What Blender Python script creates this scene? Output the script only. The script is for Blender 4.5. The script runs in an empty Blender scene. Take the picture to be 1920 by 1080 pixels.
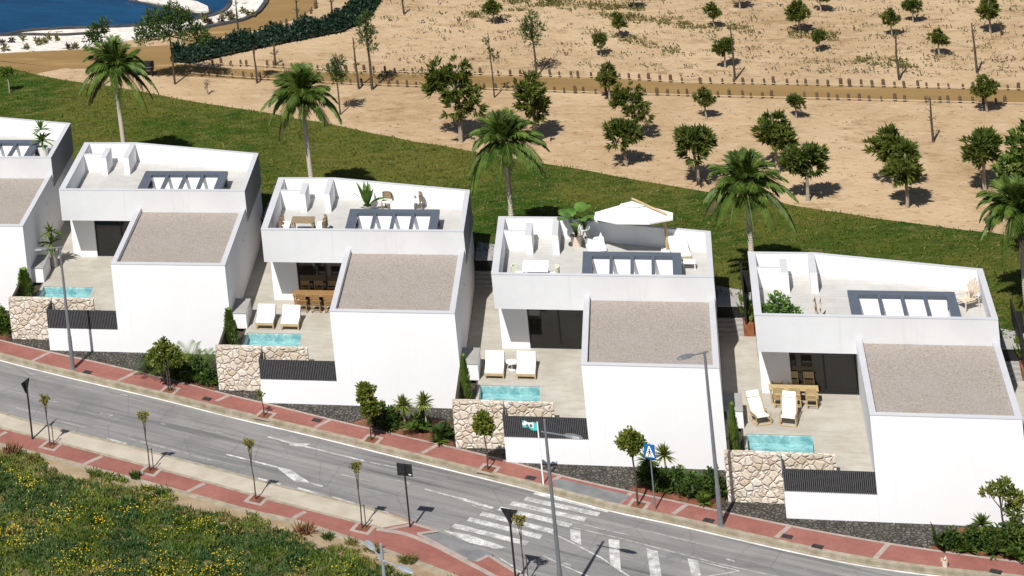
import bpy, math, random
from mathutils import Vector, Matrix
R = math.radians
sc = bpy.context.scene
col = sc.collection
# ------------------------------------------------------------------ camera
CAM = Vector((7.09135, -113.76347, 58.13202))
F, PX, PY = 4813.764, -284.694, -1178.477
RX = Vector((0.9500278940937054, 0.29144689746526437, -0.111828915767439))
RD = Vector((-0.09020099730717752, -0.08666122057413289, -0.992145963522157))
RF = Vector((-0.29884909323710496, 0.9526534200885287, -0.05604177606818339))
cd = bpy.data.cameras.new('camera'); cam = bpy.data.objects.new('camera', cd); col.objects.link(cam)
cam.matrix_world = Matrix(((RX.x, -RD.x, -RF.x, CAM.x), (RX.y, -RD.y, -RF.y, CAM.y), (RX.z, -RD.z, -RF.z, CAM.z), (0, 0, 0, 1)))
cd.sensor_width = 36; cd.lens = F / 1920 * 36
cd.shift_x = (960 - PX) / 1920; cd.shift_y = (PY - 540) / 1920
cd.clip_start = 1; cd.clip_end = 3000
sc.camera = cam
# ------------------------------------------------------------------ light
SUN = Vector((0.19, 0.68, -1.0)).normalized()
w = bpy.data.worlds.new('World'); sc.world = w; w.use_nodes = True
nt = w.node_tree; bg = nt.nodes['Background']
sky = nt.nodes.new('ShaderNodeTexSky'); sky.sky_type = 'NISHITA'; sky.sun_disc = False
sky.sun_elevation = math.asin(-SUN.z); sky.sun_rotation = math.atan2(-SUN.x, -SUN.y) % (2 * math.pi)
nt.links.new(sky.outputs[0], bg.inputs[0]); bg.inputs[1].default_value = 0.05
sl = bpy.data.lights.new('sun', 'SUN'); sl.energy = 5.0; sl.angle = R(0.5); sl.color = (1.0, 0.97, 0.925)
so = bpy.data.objects.new('sun', sl); col.objects.link(so); so.rotation_euler = SUN.to_track_quat('-Z', 'Y').to_euler()
so.location = (0, -20, 60)
sc.view_settings.view_transform = 'Standard'; sc.view_settings.look = 'None'; sc.view_settings.gamma = 1
sc.view_settings.exposure = 0.34
sc.cycles.max_bounces = 6; sc.cycles.transparent_max_bounces = 8

# a point of the photograph (1920 x 1080 coordinates) on the level z, or on the upright plane y
def at(u, v, z=0.0):
    d = RX * ((u - PX) / F) + RD * ((v - PY) / F) + RF
    return CAM + d * ((z - CAM.z) / d.z)
def up(u, v, y):
    d = RX * ((u - PX) / F) + RD * ((v - PY) / F) + RF
    return CAM + d * ((y - CAM.y) / d.y)
def line(pts, z=0.0): return [at(u, v, z) for u, v in pts]

# ------------------------------------------------------------------ materials
def srgb(r, g, b):
    f = lambda c: (c / 255 / 12.92) if c / 255 <= .04045 else ((c / 255 + .055) / 1.055) ** 2.4
    return (f(r), f(g), f(b), 1)
def c4(c): return (c[0], c[1], c[2], 1) if len(c) == 3 else c
class Mat:
    def __init__(s, name, rough=.7, spec=.3, metal=0):
        s.m = bpy.data.materials.new(name); s.m.use_nodes = True; s.t = s.m.node_tree
        s.b = s.t.nodes['Principled BSDF']; s.b.inputs['Roughness'].default_value = rough
        s.b.inputs['Specular IOR Level'].default_value = spec; s.b.inputs['Metallic'].default_value = metal
        s.tc = s.t.nodes.new('ShaderNodeTexCoord').outputs['Object']
    def n(s, typ, **k):
        x = s.t.nodes.new(typ)
        for a, v in k.items():
            if a.startswith('_'): setattr(x, a[1:], v)
            else:
                key = int(a[1:]) if a[0] == 'i' and a[1:].isdigit() else a.replace('__', ' ')
                i = x.inputs[key]
                if isinstance(v, bpy.types.NodeSocket): s.t.links.new(v, i)
                else: i.default_value = v
        return x
    def mapped(s, scale=(1, 1, 1), rot=(0, 0, 0)):
        v = s.n('ShaderNodeMapping', Vector=s.tc, Rotation=rot).outputs[0] if any(rot) else s.tc
        return s.n('ShaderNodeMapping', Vector=v, Scale=scale).outputs[0]
    def noise(s, scale, detail=4, rough=.55, vec=None, dist=0):
        return s.n('ShaderNodeTexNoise', Vector=vec or s.tc, Scale=scale, Detail=detail, Roughness=rough, Distortion=dist).outputs[0]
    def ramp(s, fac, a, b, ca=(0, 0, 0, 1), cb=(1, 1, 1, 1)):
        r = s.n('ShaderNodeValToRGB', Fac=fac); e = r.color_ramp.elements
        e[0].position = a; e[1].position = b; e[0].color = c4(ca); e[1].color = c4(cb); return r.outputs[0]
    def mix(s, fac, a, b, mode='MIX'):
        x = s.t.nodes.new('ShaderNodeMix'); x.data_type = 'RGBA'; x.blend_type = mode
        for i, v in ((0, fac), (6, a), (7, b)):
            if isinstance(v, bpy.types.NodeSocket): s.t.links.new(v, x.inputs[i])
            else: x.inputs[i].default_value = c4(v) if i else v
        return x.outputs[2]
    def color(s, c):
        if isinstance(c, bpy.types.NodeSocket): s.t.links.new(c, s.b.inputs['Base Color'])
        else: s.b.inputs['Base Color'].default_value = c4(c)
        return s
    def bump(s, h, strength=.3, dist=.05):
        s.t.links.new(s.n('ShaderNodeBump', Height=h, Strength=strength, Distance=dist).outputs[0], s.b.inputs['Normal']); return s
def simple(name, c, c2=None, scale=3, rough=.7, spec=.3, metal=0, bump=0, bscale=40, lo=.35, hi=.65):
    m = Mat(name, rough, spec, metal)
    m.color(m.mix(m.ramp(m.noise(scale, 5), lo, hi), c, c2) if c2 else c)
    if bump: m.bump(m.noise(bscale, 3), bump)
    return m.m
def leafy(name, a, b, scale=2.5, trans=.25, rough=.55):
    m = Mat(name, rough, .25)
    c = m.mix(m.ramp(m.noise(scale, 3), .35, .65), a, b); m.color(c)
    out = m.t.nodes['Material Output']; tr = m.n('ShaderNodeBsdfTranslucent', Color=c)
    mx = m.n('ShaderNodeMixShader', Fac=trans)
    m.t.links.new(m.b.outputs[0], mx.inputs[1]); m.t.links.new(tr.outputs[0], mx.inputs[2]); m.t.links.new(mx.outputs[0], out.inputs[0])
    return m.m

MT = {}
def plaster(name, c, c2, grain=.05):
    m = Mat(name, .85, .2)
    a = m.mix(m.ramp(m.noise(.45, 6, .6), .3, .7), c, c2)
    st = m.noise(1.0, 5, .6, m.mapped((2.2, 2.2, .18)))
    a = m.mix(m.ramp(st, .62, .85), a, [x * .93 for x in c[:3]])
    m.color(a); m.bump(m.noise(55, 4), grain); return m.m
MT['white'] = plaster('white_render', (.725, .725, .735), (.76, .76, .77))
MT['grey'] = plaster('pale_grey_render', (.54, .54, .548), (.61, .61, .618), .08)
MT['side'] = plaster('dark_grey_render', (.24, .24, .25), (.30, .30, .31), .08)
MT['cap'] = plaster('coping_grey', (.43, .432, .45), (.475, .477, .495), .05)
m = Mat('terrace_tiles', .7); a = m.mix(m.ramp(m.noise(.9, 6, .6), .3, .7), (.395, .382, .355), (.475, .465, .445))
a = m.mix(m.ramp(m.noise(2, 5, .6, m.mapped((.5, 3, 1))), .5, .8), a, (.37, .36, .345))
br = m.n('ShaderNodeTexBrick', Vector=m.tc, Color1=(1, 1, 1, 1), Color2=(.96, .96, .96, 1), Mortar=(.80, .80, .80, 1), Scale=1.0, Mortar__Size=.008, Brick__Width=1.2, Row__Height=.6)
m.color(m.mix(1, a, br.outputs[0], 'MULTIPLY')); MT['terrace'] = m.m
m = Mat('patio_tiles', .65); a = m.mix(m.ramp(m.noise(.6, 7, .65), .3, .7), (.32, .295, .245), (.44, .415, .37))
a = m.mix(m.ramp(m.noise(1.6, 6, .65, m.mapped((.5, 1.6, 1))), .45, .85), a, (.29, .26, .205))
br = m.n('ShaderNodeTexBrick', Vector=m.tc, Color1=(1, 1, 1, 1), Color2=(.975, .975, .975, 1), Mortar=(.90, .90, .90, 1), Scale=1.0, Mortar__Size=.006, Brick__Width=1.2, Row__Height=.6)
m.color(m.mix(1, a, br.outputs[0], 'MULTIPLY')); MT['patio'] = m.m
m = Mat('roof_gravel', .9, .2); v = m.n('ShaderNodeTexVoronoi', Vector=m.tc, Scale=19.0)
a = m.mix(m.ramp(v.outputs['Color'], .1, .9), (.225, .193, .163), (.355, .315, .278))
a = m.mix(m.ramp(m.noise(11, 3), .60, .70), a, (.13, .10, .08)); a = m.mix(m.ramp(m.noise(.8, 4), .35, .7), a, m.mix(.5, a, (.31, .275, .25)))
m.color(a).bump(v.outputs[0], .6, .03); MT['gravel'] = m.m
# natural stone wall
m = Mat('natural_stone', .8, .25)
vec = m.n('ShaderNodeVectorMath', _operation='ADD', i0=m.tc, i1=m.n('ShaderNodeVectorMath', _operation='SCALE', i0=m.n('ShaderNodeTexNoise', Vector=m.tc, Scale=3.0).outputs[1], Scale=.22).outputs[0]).outputs[0]
v1 = m.n('ShaderNodeTexVoronoi', Vector=vec, Scale=3.3); v2 = m.n('ShaderNodeTexVoronoi', Vector=vec, Scale=3.3, _feature='DISTANCE_TO_EDGE')
cr = m.n('ShaderNodeValToRGB', Fac=m.n('ShaderNodeSeparateColor', Color=v1.outputs['Color']).outputs[0]); e = cr.color_ramp.elements
e[0].position = .05; e[0].color = (.48, .395, .29, 1); e[1].position = .9; e[1].color = (.69, .63, .55, 1)
for p_, c_ in ((.25, (.60, .53, .44, 1)), (.45, (.67, .61, .53, 1)), (.65, (.55, .475, .38, 1)), (.8, (.69, .645, .59, 1))): q = e.new(p_); q.color = c_
a = m.mix(m.ramp(m.noise(7, 5, .65), .35, .75), cr.outputs[0], m.mix(.55, cr.outputs[0], (.42, .33, .24)))
m.color(m.mix(m.ramp(v2.outputs[0], .008, .04), (.42, .345, .26), a)); m.bump(m.ramp(v2.outputs[0], .0, .16), .9, .05); MT['stone'] = m.m
MT['slat'] = simple('charcoal_slat', (.065, .065, .07), (.10, .10, .105), 14, .55)
MT['slat_back'] = simple('charcoal_backing', (.008, .008, .009), None, rough=.8)
MT['steel'] = simple('blue_grey_steel', (.078, .092, .118), (.088, .103, .13), 2, .45, .4)
MT['dark'] = simple('near_black_panel', (.014, .013, .012), (.022, .02, .018), 3, .6)
MT['bronze'] = simple('dark_bronze_panel', (.035, .026, .018), (.05, .037, .026), 4, .6)
m = Mat('dark_glass', .06, .6); m.color((.012, .012, .012)); MT['glass'] = m.m
MT['frame'] = simple('black_aluminium', (.02, .02, .022), None, rough=.4)
MT['light_panel'] = simple('white_lining', (.80, .80, .81), (.77, .77, .79), 1.5, .8)
MT['corten'] = simple('rusted_steel', (.17, .055, .025), (.25, .09, .04), 6, .8)
m = Mat('pool_tile', .5); m.color(m.mix(m.ramp(m.noise(2.6, 5, .6, None, 1.2), .35, .68), (.22, .38, .40), (.52, .64, .62))); MT['pool'] = m.m
m = Mat('pool_water', .03, .5); out = m.t.nodes['Material Output']
tr = m.n('ShaderNodeBsdfTransparent', Color=(.76, .91, .925, 1)); gl = m.n('ShaderNodeBsdfGlossy', Roughness=.04)
fr = m.n('ShaderNodeFresnel', IOR=1.33); bp_ = m.n('ShaderNodeBump', Height=m.noise(6, 3), Strength=.25, Distance=.04)
m.t.links.new(bp_.outputs[0], gl.inputs['Normal']); m.t.links.new(bp_.outputs[0], fr.inputs['Normal'])
mx = m.n('ShaderNodeMixShader', Fac=fr.outputs[0]); m.t.links.new(tr.outputs[0], mx.inputs[1]); m.t.links.new(gl.outputs[0], mx.inputs[2]); m.t.links.new(mx.outputs[0], out.inputs[0]); MT['water'] = m.m
m = Mat('lake_water', .3, .2)
wv = m.noise(.55, 5, .65, m.mapped((.5, 1.6, 1), (0, 0, .25)))
m.color(m.mix(m.ramp(wv, .3, .7), (.002, .026, .075), (.004, .050, .118))); m.bump(wv, .35, .15); MT['lake'] = m.m
# road
m = Mat('asphalt', .85, .25); rot = (0, 0, .37)
a = m.mix(m.ramp(m.noise(.5, 7, .7, m.mapped((.16, 1.4, 1), rot)), .34, .66), (.150, .146, .143), (.245, .237, .230))
a = m.mix(m.ramp(m.noise(1.3, 6, .7, m.mapped((.05, 2.6, 1), rot)), .50, .70), a, (.275, .265, .255))
a = m.mix(m.ramp(m.noise(1.0, 6, .7, m.mapped((.07, 1.9, 1), rot)), .54, .72), a, (.085, .083, .082))
a = m.mix(m.ramp(m.noise(.35, 6, .7), .52, .72), a, m.mix(.45, a, (.10, .098, .096)))
a = m.mix(m.ramp(m.noise(2.4, 6, .75), .60, .70), a, m.mix(.5, a, (.30, .29, .28)))
ck = m.n('ShaderNodeTexVoronoi', Vector=m.mix(.12, m.tc, m.n('ShaderNodeTexNoise', Vector=m.tc, Scale=1.2).outputs[1]), Scale=.42, _feature='DISTANCE_TO_EDGE')
a = m.mix(m.ramp(ck.outputs[0], .0, .012), m.mix(.4, a, (.06, .058, .056)), a)
a = m.mix(m.ramp(m.noise(60, 2), .4, .75), a, m.mix(.5, a, (.10, .10, .10)))
m.color(a).bump(m.noise(70, 3), .15, .02); MT['road'] = m.m
m = Mat('worn_paint', .7, .3); wn = m.noise(2.2, 7, .75)
a = m.mix(m.ramp(wn, .38, .60), (.60, .59, .575), (.27, .265, .26)); a = m.mix(m.ramp(m.noise(14, 4, .75), .52, .64), a, (.22, .215, .21)); m.color(a); MT['paint'] = m.m
m = Mat('faded_paint', .7, .3); m.color(m.mix(m.ramp(m.noise(3, 7, .75), .38, .6), (.36, .35, .335), (.19, .185, .18))); MT['faint'] = m.m
MT['edge_paint'] = simple('edge_paint', (.74, .72, .68), (.48, .46, .42), 1.2, .7)
m = Mat('red_paving', .85, .2)
a = m.mix(m.ramp(m.noise(.7, 6, .65), .3, .7), (.215, .083, .066), (.29, .122, .10)); a = m.mix(m.ramp(m.noise(3, 5, .7), .55, .8), a, (.18, .072, .058))
br = m.n('ShaderNodeTexBrick', Vector=m.mapped((1, 1, 1), rot), Color1=(1, 1, 1, 1), Color2=(.93, .93, .93, 1), Mortar=(.85, .83, .80, 1), Scale=1.0, Mortar__Size=.012, Brick__Width=.4, Row__Height=.4)
m.color(m.mix(1, a, br.outputs[0], 'MULTIPLY')); MT['red'] = m.m
MT['kerb'] = simple('kerb_stone', (.22, .185, .13), (.33, .29, .22), 2.5, .85, bump=.1)
MT['joint'] = simple('pale_joint', (.27, .215, .185), (.34, .28, .245), 3, .85)
MT['tan_slab'] = simple('pale_concrete', (.345, .30, .235), (.43, .385, .315), .9, .85, bump=.08)
MT['asph2'] = simple('dark_patch', (.13, .13, .135), (.19, .19, .19), 1.2, .9)
MT['iron'] = simple('cast_iron', (.02, .02, .02), (.045, .042, .04), 20, .6)
m = Mat('rubble', .9, .25)
vec = m.n('ShaderNodeVectorMath', _operation='ADD', i0=m.tc, i1=m.n('ShaderNodeVectorMath', _operation='SCALE', i0=m.n('ShaderNodeTexNoise', Vector=m.tc, Scale=2.0).outputs[1], Scale=.35).outputs[0]).outputs[0]
v1 = m.n('ShaderNodeTexVoronoi', Vector=vec, Scale=5.5); v2 = m.n('ShaderNodeTexVoronoi', Vector=vec, Scale=5.5, _feature='DISTANCE_TO_EDGE')
a = m.mix(m.n('ShaderNodeSeparateColor', Color=v1.outputs['Color']).outputs[0], (.045, .041, .034), (.11, .10, .084)); a = m.mix(m.ramp(m.noise(2.2, 7, .75, None, .8), .42, .72), a, (.165, .15, .125)); a = m.mix(m.ramp(m.noise(1.7, 6, .75, None, 1), .55, .72), a, (.035, .032, .027))
m.color(m.mix(m.ramp(v2.outputs[0], .0, .06), m.mix(.5, a, (.03, .028, .024)), a)).bump(m.ramp(v2.outputs[0], 0, .2), 1.0, .12); MT['rubble'] = m.m
MT['soil'] = simple('red_soil', (.11, .04, .02), (.20, .08, .045), 2.5, .95, bump=.5, bscale=9)
# sand, tracks, lawn
m = Mat('sand', .95, .15)
a = m.mix(m.ramp(m.noise(.12, 7, .7), .36, .62), (.315, .214, .118), (.425, .312, .190))
a = m.mix(m.ramp(m.noise(.9, 6, .65, m.mapped((.7, 1.6, 1))), .5, .78), a, (.455, .345, .225))
a = m.mix(m.ramp(m.noise(.55, 6, .7, m.mapped((.7, 1.5, 1))),   .55, .72), a, (.225, .145, .07))
a = m.mix(m.ramp(m.noise(3.2, 4, .65, m.mapped((.7, 1.6, 1))), .62, .68), a, (.15, .095, .05))
m.color(a).bump(m.noise(2.6, 5, .65), .5, .18); MT['sand'] = m.m
m = Mat('track_dirt', .95, .15); a = m.mix(m.ramp(m.noise(.3, 6, .6, m.mapped((.5, 2, 1))), .3, .7), (.185, .115, .044), (.245, .158, .066))
a = m.mix(m.ramp(m.noise(.6, 5, .6, m.mapped((.3, 2.2, 1))), .6, .75), a, (.35, .235, .11)); m.color(a); MT['track'] = m.m
m = Mat('lawn_turf', .95, .1)
a = m.mix(m.ramp(m.noise(.10, 6, .6), .44, .56), (.030, .070, .005), (.100, .108, .016))
vl = m.mapped((.55, 1.5, 1), (0, 0, -.3))
a = m.mix(m.ramp(m.noise(.9, 8, .8, vl), .48, .66), a, (.145, .135, .036))
a = m.mix(m.ramp(m.noise(1.3, 8, .8, vl, .5), .52, .66), a, (.020, .042, .004))
a = m.mix(m.ramp(m.noise(4.0, 5, .75, vl), .58, .70), a, (.17, .15, .045))
a = m.mix(m.ramp(m.noise(3.3, 5, .75, vl, 1), .57, .68), a, (.018, .036, .004))
m.color(a).bump(m.noise(7, 6, .75), .8, .2); MT['lawn'] = m.m
MT['earth'] = simple('bare_earth', (.24, .175, .105), (.34, .26, .165), 1.2, .95, bump=.5, bscale=5)
m = Mat('bank_rock', .9, .2); a = m.mix(m.ramp(m.noise(1.1, 6, .7), .35, .6), (.50, .46, .40), (.66, .62, .57))
m.color(m.mix(m.ramp(m.noise(1.5, 5, .6, m.mapped((.6, 1.3, 1))), .61, .66), a, (.10, .085, .07))).bump(m.noise(2.5, 5), .6, .25); MT['bank'] = m.m
MT['litter'] = simple('leaf_litter', (.05, .055, .018), (.12, .11, .045), 1.6, .95, bump=.5, bscale=6, lo=.35, hi=.7)
MT['bank_edge'] = simple('dark_edge', (.03, .032, .035), (.07, .07, .07), 1, .7)  # plain dark outline colour for the bank and jetty edges
# wood, cloth, metal
MT['teak'] = simple('oiled_teak', (.36, .26, .125), (.46, .345, .185), 9, .55)
MT['teak_dark'] = simple('brown_teak', (.22, .125, .05), (.30, .18, .078), 9, .55)
MT['cushion'] = simple('white_cushion', (.80, .79, .77), (.76, .75, .73), 3, .9, bump=.1)
MT['lime'] = simple('pale_lime_seat', (.60, .62, .42), (.68, .69, .50), 5, .7)
MT['wicker'] = simple('grey_wicker', (.42, .36, .28), (.55, .48, .39), 18, .8)
MT['white_metal'] = simple('white_metal', (.80, .80, .80), None, rough=.4)
MT['canopy'] = simple('canopy_cloth', (.80, .80, .79), (.84, .84, .83), 1.5, .85)
MT['lamp'] = simple('lamp_grey', (.125, .135, .145), (.16, .17, .18), 2, .45, .5)
MT['lamp_pale'] = simple('pale_lamp_grey', (.21, .235, .26), (.26, .285, .31), 2, .45, .5)
MT['black'] = simple('black_back', (.016, .017, .020), (.026, .027, .03), 3, .5)
MT['blue'] = simple('sign_blue', (.010, .10, .28), (.014, .12, .32), 3, .4)
MT['sign_white'] = simple('sign_white', (.82, .82, .82), None, rough=.4)
MT['teal'] = simple('flag_teal', (.05, .42, .42), (.10, .50, .50), 3, .8)
MT['terracotta'] = simple('pale_clay', (.62, .50, .42), (.70, .59, .51), 4, .8)
MT['potwhite'] = simple('white_pot', (.76, .75, .73), (.66, .64, .62), 4, .7)
MT['concrete'] = simple('grey_concrete', (.27, .26, .245), (.34, .33, .315), 1.1, .85, bump=.08)
MT['post'] = simple('weathered_post', (.075, .05, .03), (.13, .09, .055), 8, .9)
MT['rope'] = simple('pale_rope', (.40, .29, .175), (.47, .36, .23), 3, .9)
MT['bark'] = simple('pale_bark', (.25, .20, .15), (.37, .31, .24), 6, .9, bump=.5, bscale=14)
MT['bark_dark'] = simple('dark_bark', (.045, .034, .024), (.09, .07, .05), 6, .9, bump=.5, bscale=14)
m = Mat('palm_bark', .9, .2); wv = m.n('ShaderNodeTexWave', Vector=m.tc, Scale=2.6, Distortion=1.5, _bands_direction='Z')
m.color(m.mix(m.ramp(wv.outputs[1], .2, .8), (.46, .40, .32), (.53, .475, .39))).bump(wv.outputs[1], .25, .03); MT['palm_bark'] = m.m
MT['pine'] = leafy('pine_needles', (.062, .086, .010), (.145, .165, .032), 1.6, .3)
MT['pine2'] = leafy('pine_needles_dark', (.048, .074, .010), (.12, .145, .028), 1.6, .3)
MT['palm'] = leafy('palm_leaf', (.036, .078, .009), (.13, .19, .036), 1.6, .3)
MT['palm_old'] = leafy('palm_dry', (.06, .055, .018), (.10, .085, .03), .9, .2)
MT['street'] = leafy('street_leaf', (.070, .11, .012), (.185, .20, .034), 2.5, .28)
MT['sap'] = leafy('sapling_leaf', (.15, .14, .03), (.26, .23, .06), 4, .25)
MT['shrub'] = leafy('shrub_leaf', (.045, .092, .012), (.135, .185, .032), 2.5, .25)
MT['shrubd'] = leafy('dark_shrub_leaf', (.022, .052, .010), (.07, .11, .02), 2.5, .2)
MT['bigleaf'] = leafy('big_leaf', (.065, .14, .02), (.14, .24, .05), 2.5, .3)
MT['cypress'] = leafy('cypress_leaf', (.10, .17, .022), (.20, .28, .05), 5, .25)
MT['hedge'] = leafy('hedge_leaf', (.010, .028, .015), (.018, .042, .022), .5, .15)
MT['lawn_pale'] = leafy('lawn_pale', (.095, .10, .016), (.15, .14, .038), .5, .2)
MT['lawn_deep'] = leafy('lawn_deep', (.038, .078, .007), (.070, .105, .013), .5, .2)
MT['dry'] = leafy('dry_leaf', (.13, .06, .03), (.24, .13, .06), 3, .2)
MT['scrub'] = leafy('scrub_leaf', (.09, .09, .02), (.18, .155, .05), .8, .15)
MT['gc1'] = leafy('ground_cover_green', (.058, .10, .012), (.155, .19, .034), .55, .25)
MT['gc2'] = leafy('ground_cover_dark', (.032, .072, .016), (.085, .13, .034), .6, .2)
MT['gc3'] = leafy('ground_cover_olive', (.13, .12, .03), (.22, .19, .06), .7, .2)
MT['flower'] = simple('yellow_petal', (.40, .265, .004), (.50, .36, .015), 3, .7)
MT['walnut'] = simple('walnut_wood', (.20, .145, .085), (.28, .21, .13), 9, .6)
MT['driftwood'] = simple('bleached_wood', (.50, .40, .29), (.64, .54, .42), 8, .8)

# ------------------------------------------------------------------ mesh helpers
class MB:
    def __init__(s): s.v = []; s.f = []; s.mi = []; s.cur = 0
    def poly(s, pts):
        i = len(s.v); s.v += [tuple(p) for p in pts]; s.f.append(tuple(range(i, i + len(pts)))); s.mi.append(s.cur)
    def box(s, x0, x1, y0, y1, z0, z1, M=None):
        i = len(s.v); P = [(x, y, z) for z in (z0, z1) for x, y in ((x0, y0), (x1, y0), (x1, y1), (x0, y1))]
        if M: P = [tuple(M @ Vector(p)) for p in P]
        s.v += P
        for f in ((3, 2, 1, 0), (4, 5, 6, 7), (0, 1, 5, 4), (1, 2, 6, 5), (2, 3, 7, 6), (3, 0, 4, 7)):
            s.f.append(tuple(i + a for a in f)); s.mi.append(s.cur)
        return s
    def prism(s, pts, z0, z1, bottom=True):
        n = len(pts); i = len(s.v)
        ar = sum(pts[k][0] * pts[(k + 1) % n][1] - pts[(k + 1) % n][0] * pts[k][1] for k in range(n))
        if ar < 0: pts = pts[::-1]
        s.v += [(p[0], p[1], z0) for p in pts] + [(p[0], p[1], z1) for p in pts]
        s.f.append(tuple(i + n + k for k in range(n))); s.mi.append(s.cur)
        if bottom: s.f.append(tuple(i + k for k in reversed(range(n)))); s.mi.append(s.cur)
        for k in range(n): s.f.append((i + k, i + (k + 1) % n, i + n + (k + 1) % n, i + n + k)); s.mi.append(s.cur)
        return s
    def tube(s, pts, rad, n=8, cap=True):
        pts = [Vector(p) for p in pts]
        if not isinstance(rad, (list, tuple)): rad = [rad] * len(pts)
        i = len(s.v)
        for k, p in enumerate(pts):
            d = (pts[min(k + 1, len(pts) - 1)] - pts[max(k - 1, 0)]).normalized()
            a = d.orthogonal() if abs(d.z) < .98 else Vector((1, 0, 0)); a = (a - d * a.dot(d)).normalized(); b = d.cross(a)
            for j in range(n):
                t = 2 * math.pi * j / n; s.v.append(tuple(p + (a * math.cos(t) + b * math.sin(t)) * rad[k]))
        for k in range(len(pts) - 1):
            for j in range(n):
                s.f.append((i + k * n + j, i + k * n + (j + 1) % n, i + (k + 1) * n + (j + 1) % n, i + (k + 1) * n + j)); s.mi.append(s.cur)
        if cap:
            s.f.append(tuple(i + j for j in reversed(range(n)))); s.mi.append(s.cur)
            e = i + (len(pts) - 1) * n; s.f.append(tuple(e + j for j in range(n))); s.mi.append(s.cur)
        return s
    def lathe(s, prof, n=16, c=(0, 0, 0)):
        i = len(s.v)
        for r, z in prof:
            for j in range(n): t = 2 * math.pi * j / n; s.v.append((c[0] + r * math.cos(t), c[1] + r * math.sin(t), c[2] + z))
        for k in range(len(prof) - 1):
            for j in range(n): s.f.append((i + k * n + j, i + k * n + (j + 1) % n, i + (k + 1) * n + (j + 1) % n, i + (k + 1) * n + j)); s.mi.append(s.cur)
        return s
    def leaf(s, p, d, wv, L, W):          # a pointed leaf from p along d
        p = Vector(p); q = p + d * (L * .5)
        s.poly((p, q + wv * W * .5, p + d * L, q - wv * W * .5))
    def blade(s, pts, nrm, wid):          # a curved leaf blade along pts
        i = len(s.v)
        for k, p in enumerate(pts): s.v.append(tuple(p - nrm * wid[k])); s.v.append(tuple(p + nrm * wid[k]))
        for k in range(len(pts) - 1): s.f.append((i + 2 * k, i + 2 * k + 1, i + 2 * k + 3, i + 2 * k + 2)); s.mi.append(s.cur)
    def build(s, name, mats, parent=None, loc=None, smooth=False, tag_=None, bevel=0):
        me = bpy.data.meshes.new(name); me.from_pydata(s.v, [], s.f)
        if not isinstance(mats, (list, tuple)): mats = [mats]
        for m_ in mats: me.materials.append(MT[m_] if isinstance(m_, str) else m_)
        if len(mats) > 1: me.polygons.foreach_set('material_index', s.mi)
        if smooth: me.polygons.foreach_set('use_smooth', [True] * len(me.polygons))
        me.update(); o = bpy.data.objects.new(name, me); col.objects.link(o)
        if parent: o.parent = parent
        if loc is not None: o.location = loc
        if bevel:
            b = o.modifiers.new('bevel', 'BEVEL'); b.width = bevel; b.segments = 2; b.limit_method = 'ANGLE'
        if tag_: tag(o, *tag_)
        return o
def tag(o, label, cat=None, group=None, kind=None):
    if label: o['label'] = label
    if cat: o['category'] = cat
    if group: o['group'] = group
    if kind: o['kind'] = kind
    return o
def empty(name, loc, label, cat, group=None, rz=0):
    o = bpy.data.objects.new(name, None); col.objects.link(o); o.location = loc; o.rotation_euler = (0, 0, rz); o.empty_display_size = .3
    return tag(o, label, cat, group)
def dup(o, loc=None, rz=None, label=None, group=None, scale=None):
    def rec(a, par):
        c = a.copy(); col.objects.link(c)
        if par: c.parent = par
        for ch in a.children: rec(ch, c)
        return c
    c = rec(o, None)
    if loc is not None: c.location = loc
    if rz is not None: c.rotation_euler = (0, 0, rz)
    if scale is not None: c.scale = (scale, scale, scale) if not isinstance(scale, tuple) else scale
    if label: c['label'] = label
    if group: c['group'] = group
    return c
def structure(mb, name, mat): o = mb.build(name, mat); o['kind'] = 'structure'; return o

def resample(P, n):
    L = [0]
    for a, b in zip(P, P[1:]): L.append(L[-1] + (b - a).length)
    out = []
    for k in range(n):
        t = L[-1] * k / (n - 1); j = 0
        while j < len(P) - 2 and L[j + 1] < t: j += 1
        s_ = (t - L[j]) / max(L[j + 1] - L[j], 1e-9); out.append(P[j].lerp(P[j + 1], s_))
    return out
def smooth_line(P, n=80, it=10):
    Q = resample(P, n)
    for _ in range(it): Q = [Q[0]] + [(Q[k - 1] + Q[k] * 2 + Q[k + 1]) / 4 for k in range(1, n - 1)] + [Q[-1]]
    return Q
def extend(P, a=14, b=14):
    d0 = (P[0] - P[1]).normalized(); d1 = (P[-1] - P[-2]).normalized()
    return [P[0] + d0 * a] + P + [P[-1] + d1 * b]
def offset(P, d):                          # to the left of travel
    out = []
    for k, p in enumerate(P):
        t = (P[min(k + 1, len(P) - 1)] - P[max(k - 1, 0)]).normalized(); out.append(p + Vector((-t.y, t.x, 0)) * d)
    return out
def strip(mb, A, B, z, z2=None):
    for k in range(len(A) - 1):
        mb.poly([(A[k].x, A[k].y, z), (A[k + 1].x, A[k + 1].y, z), (B[k + 1].x, B[k + 1].y, z if z2 is None else z2), (B[k].x, B[k].y, z if z2 is None else z2)])
def near_x(P, x): return min(P, key=lambda p: abs(p.x - x))

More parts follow.
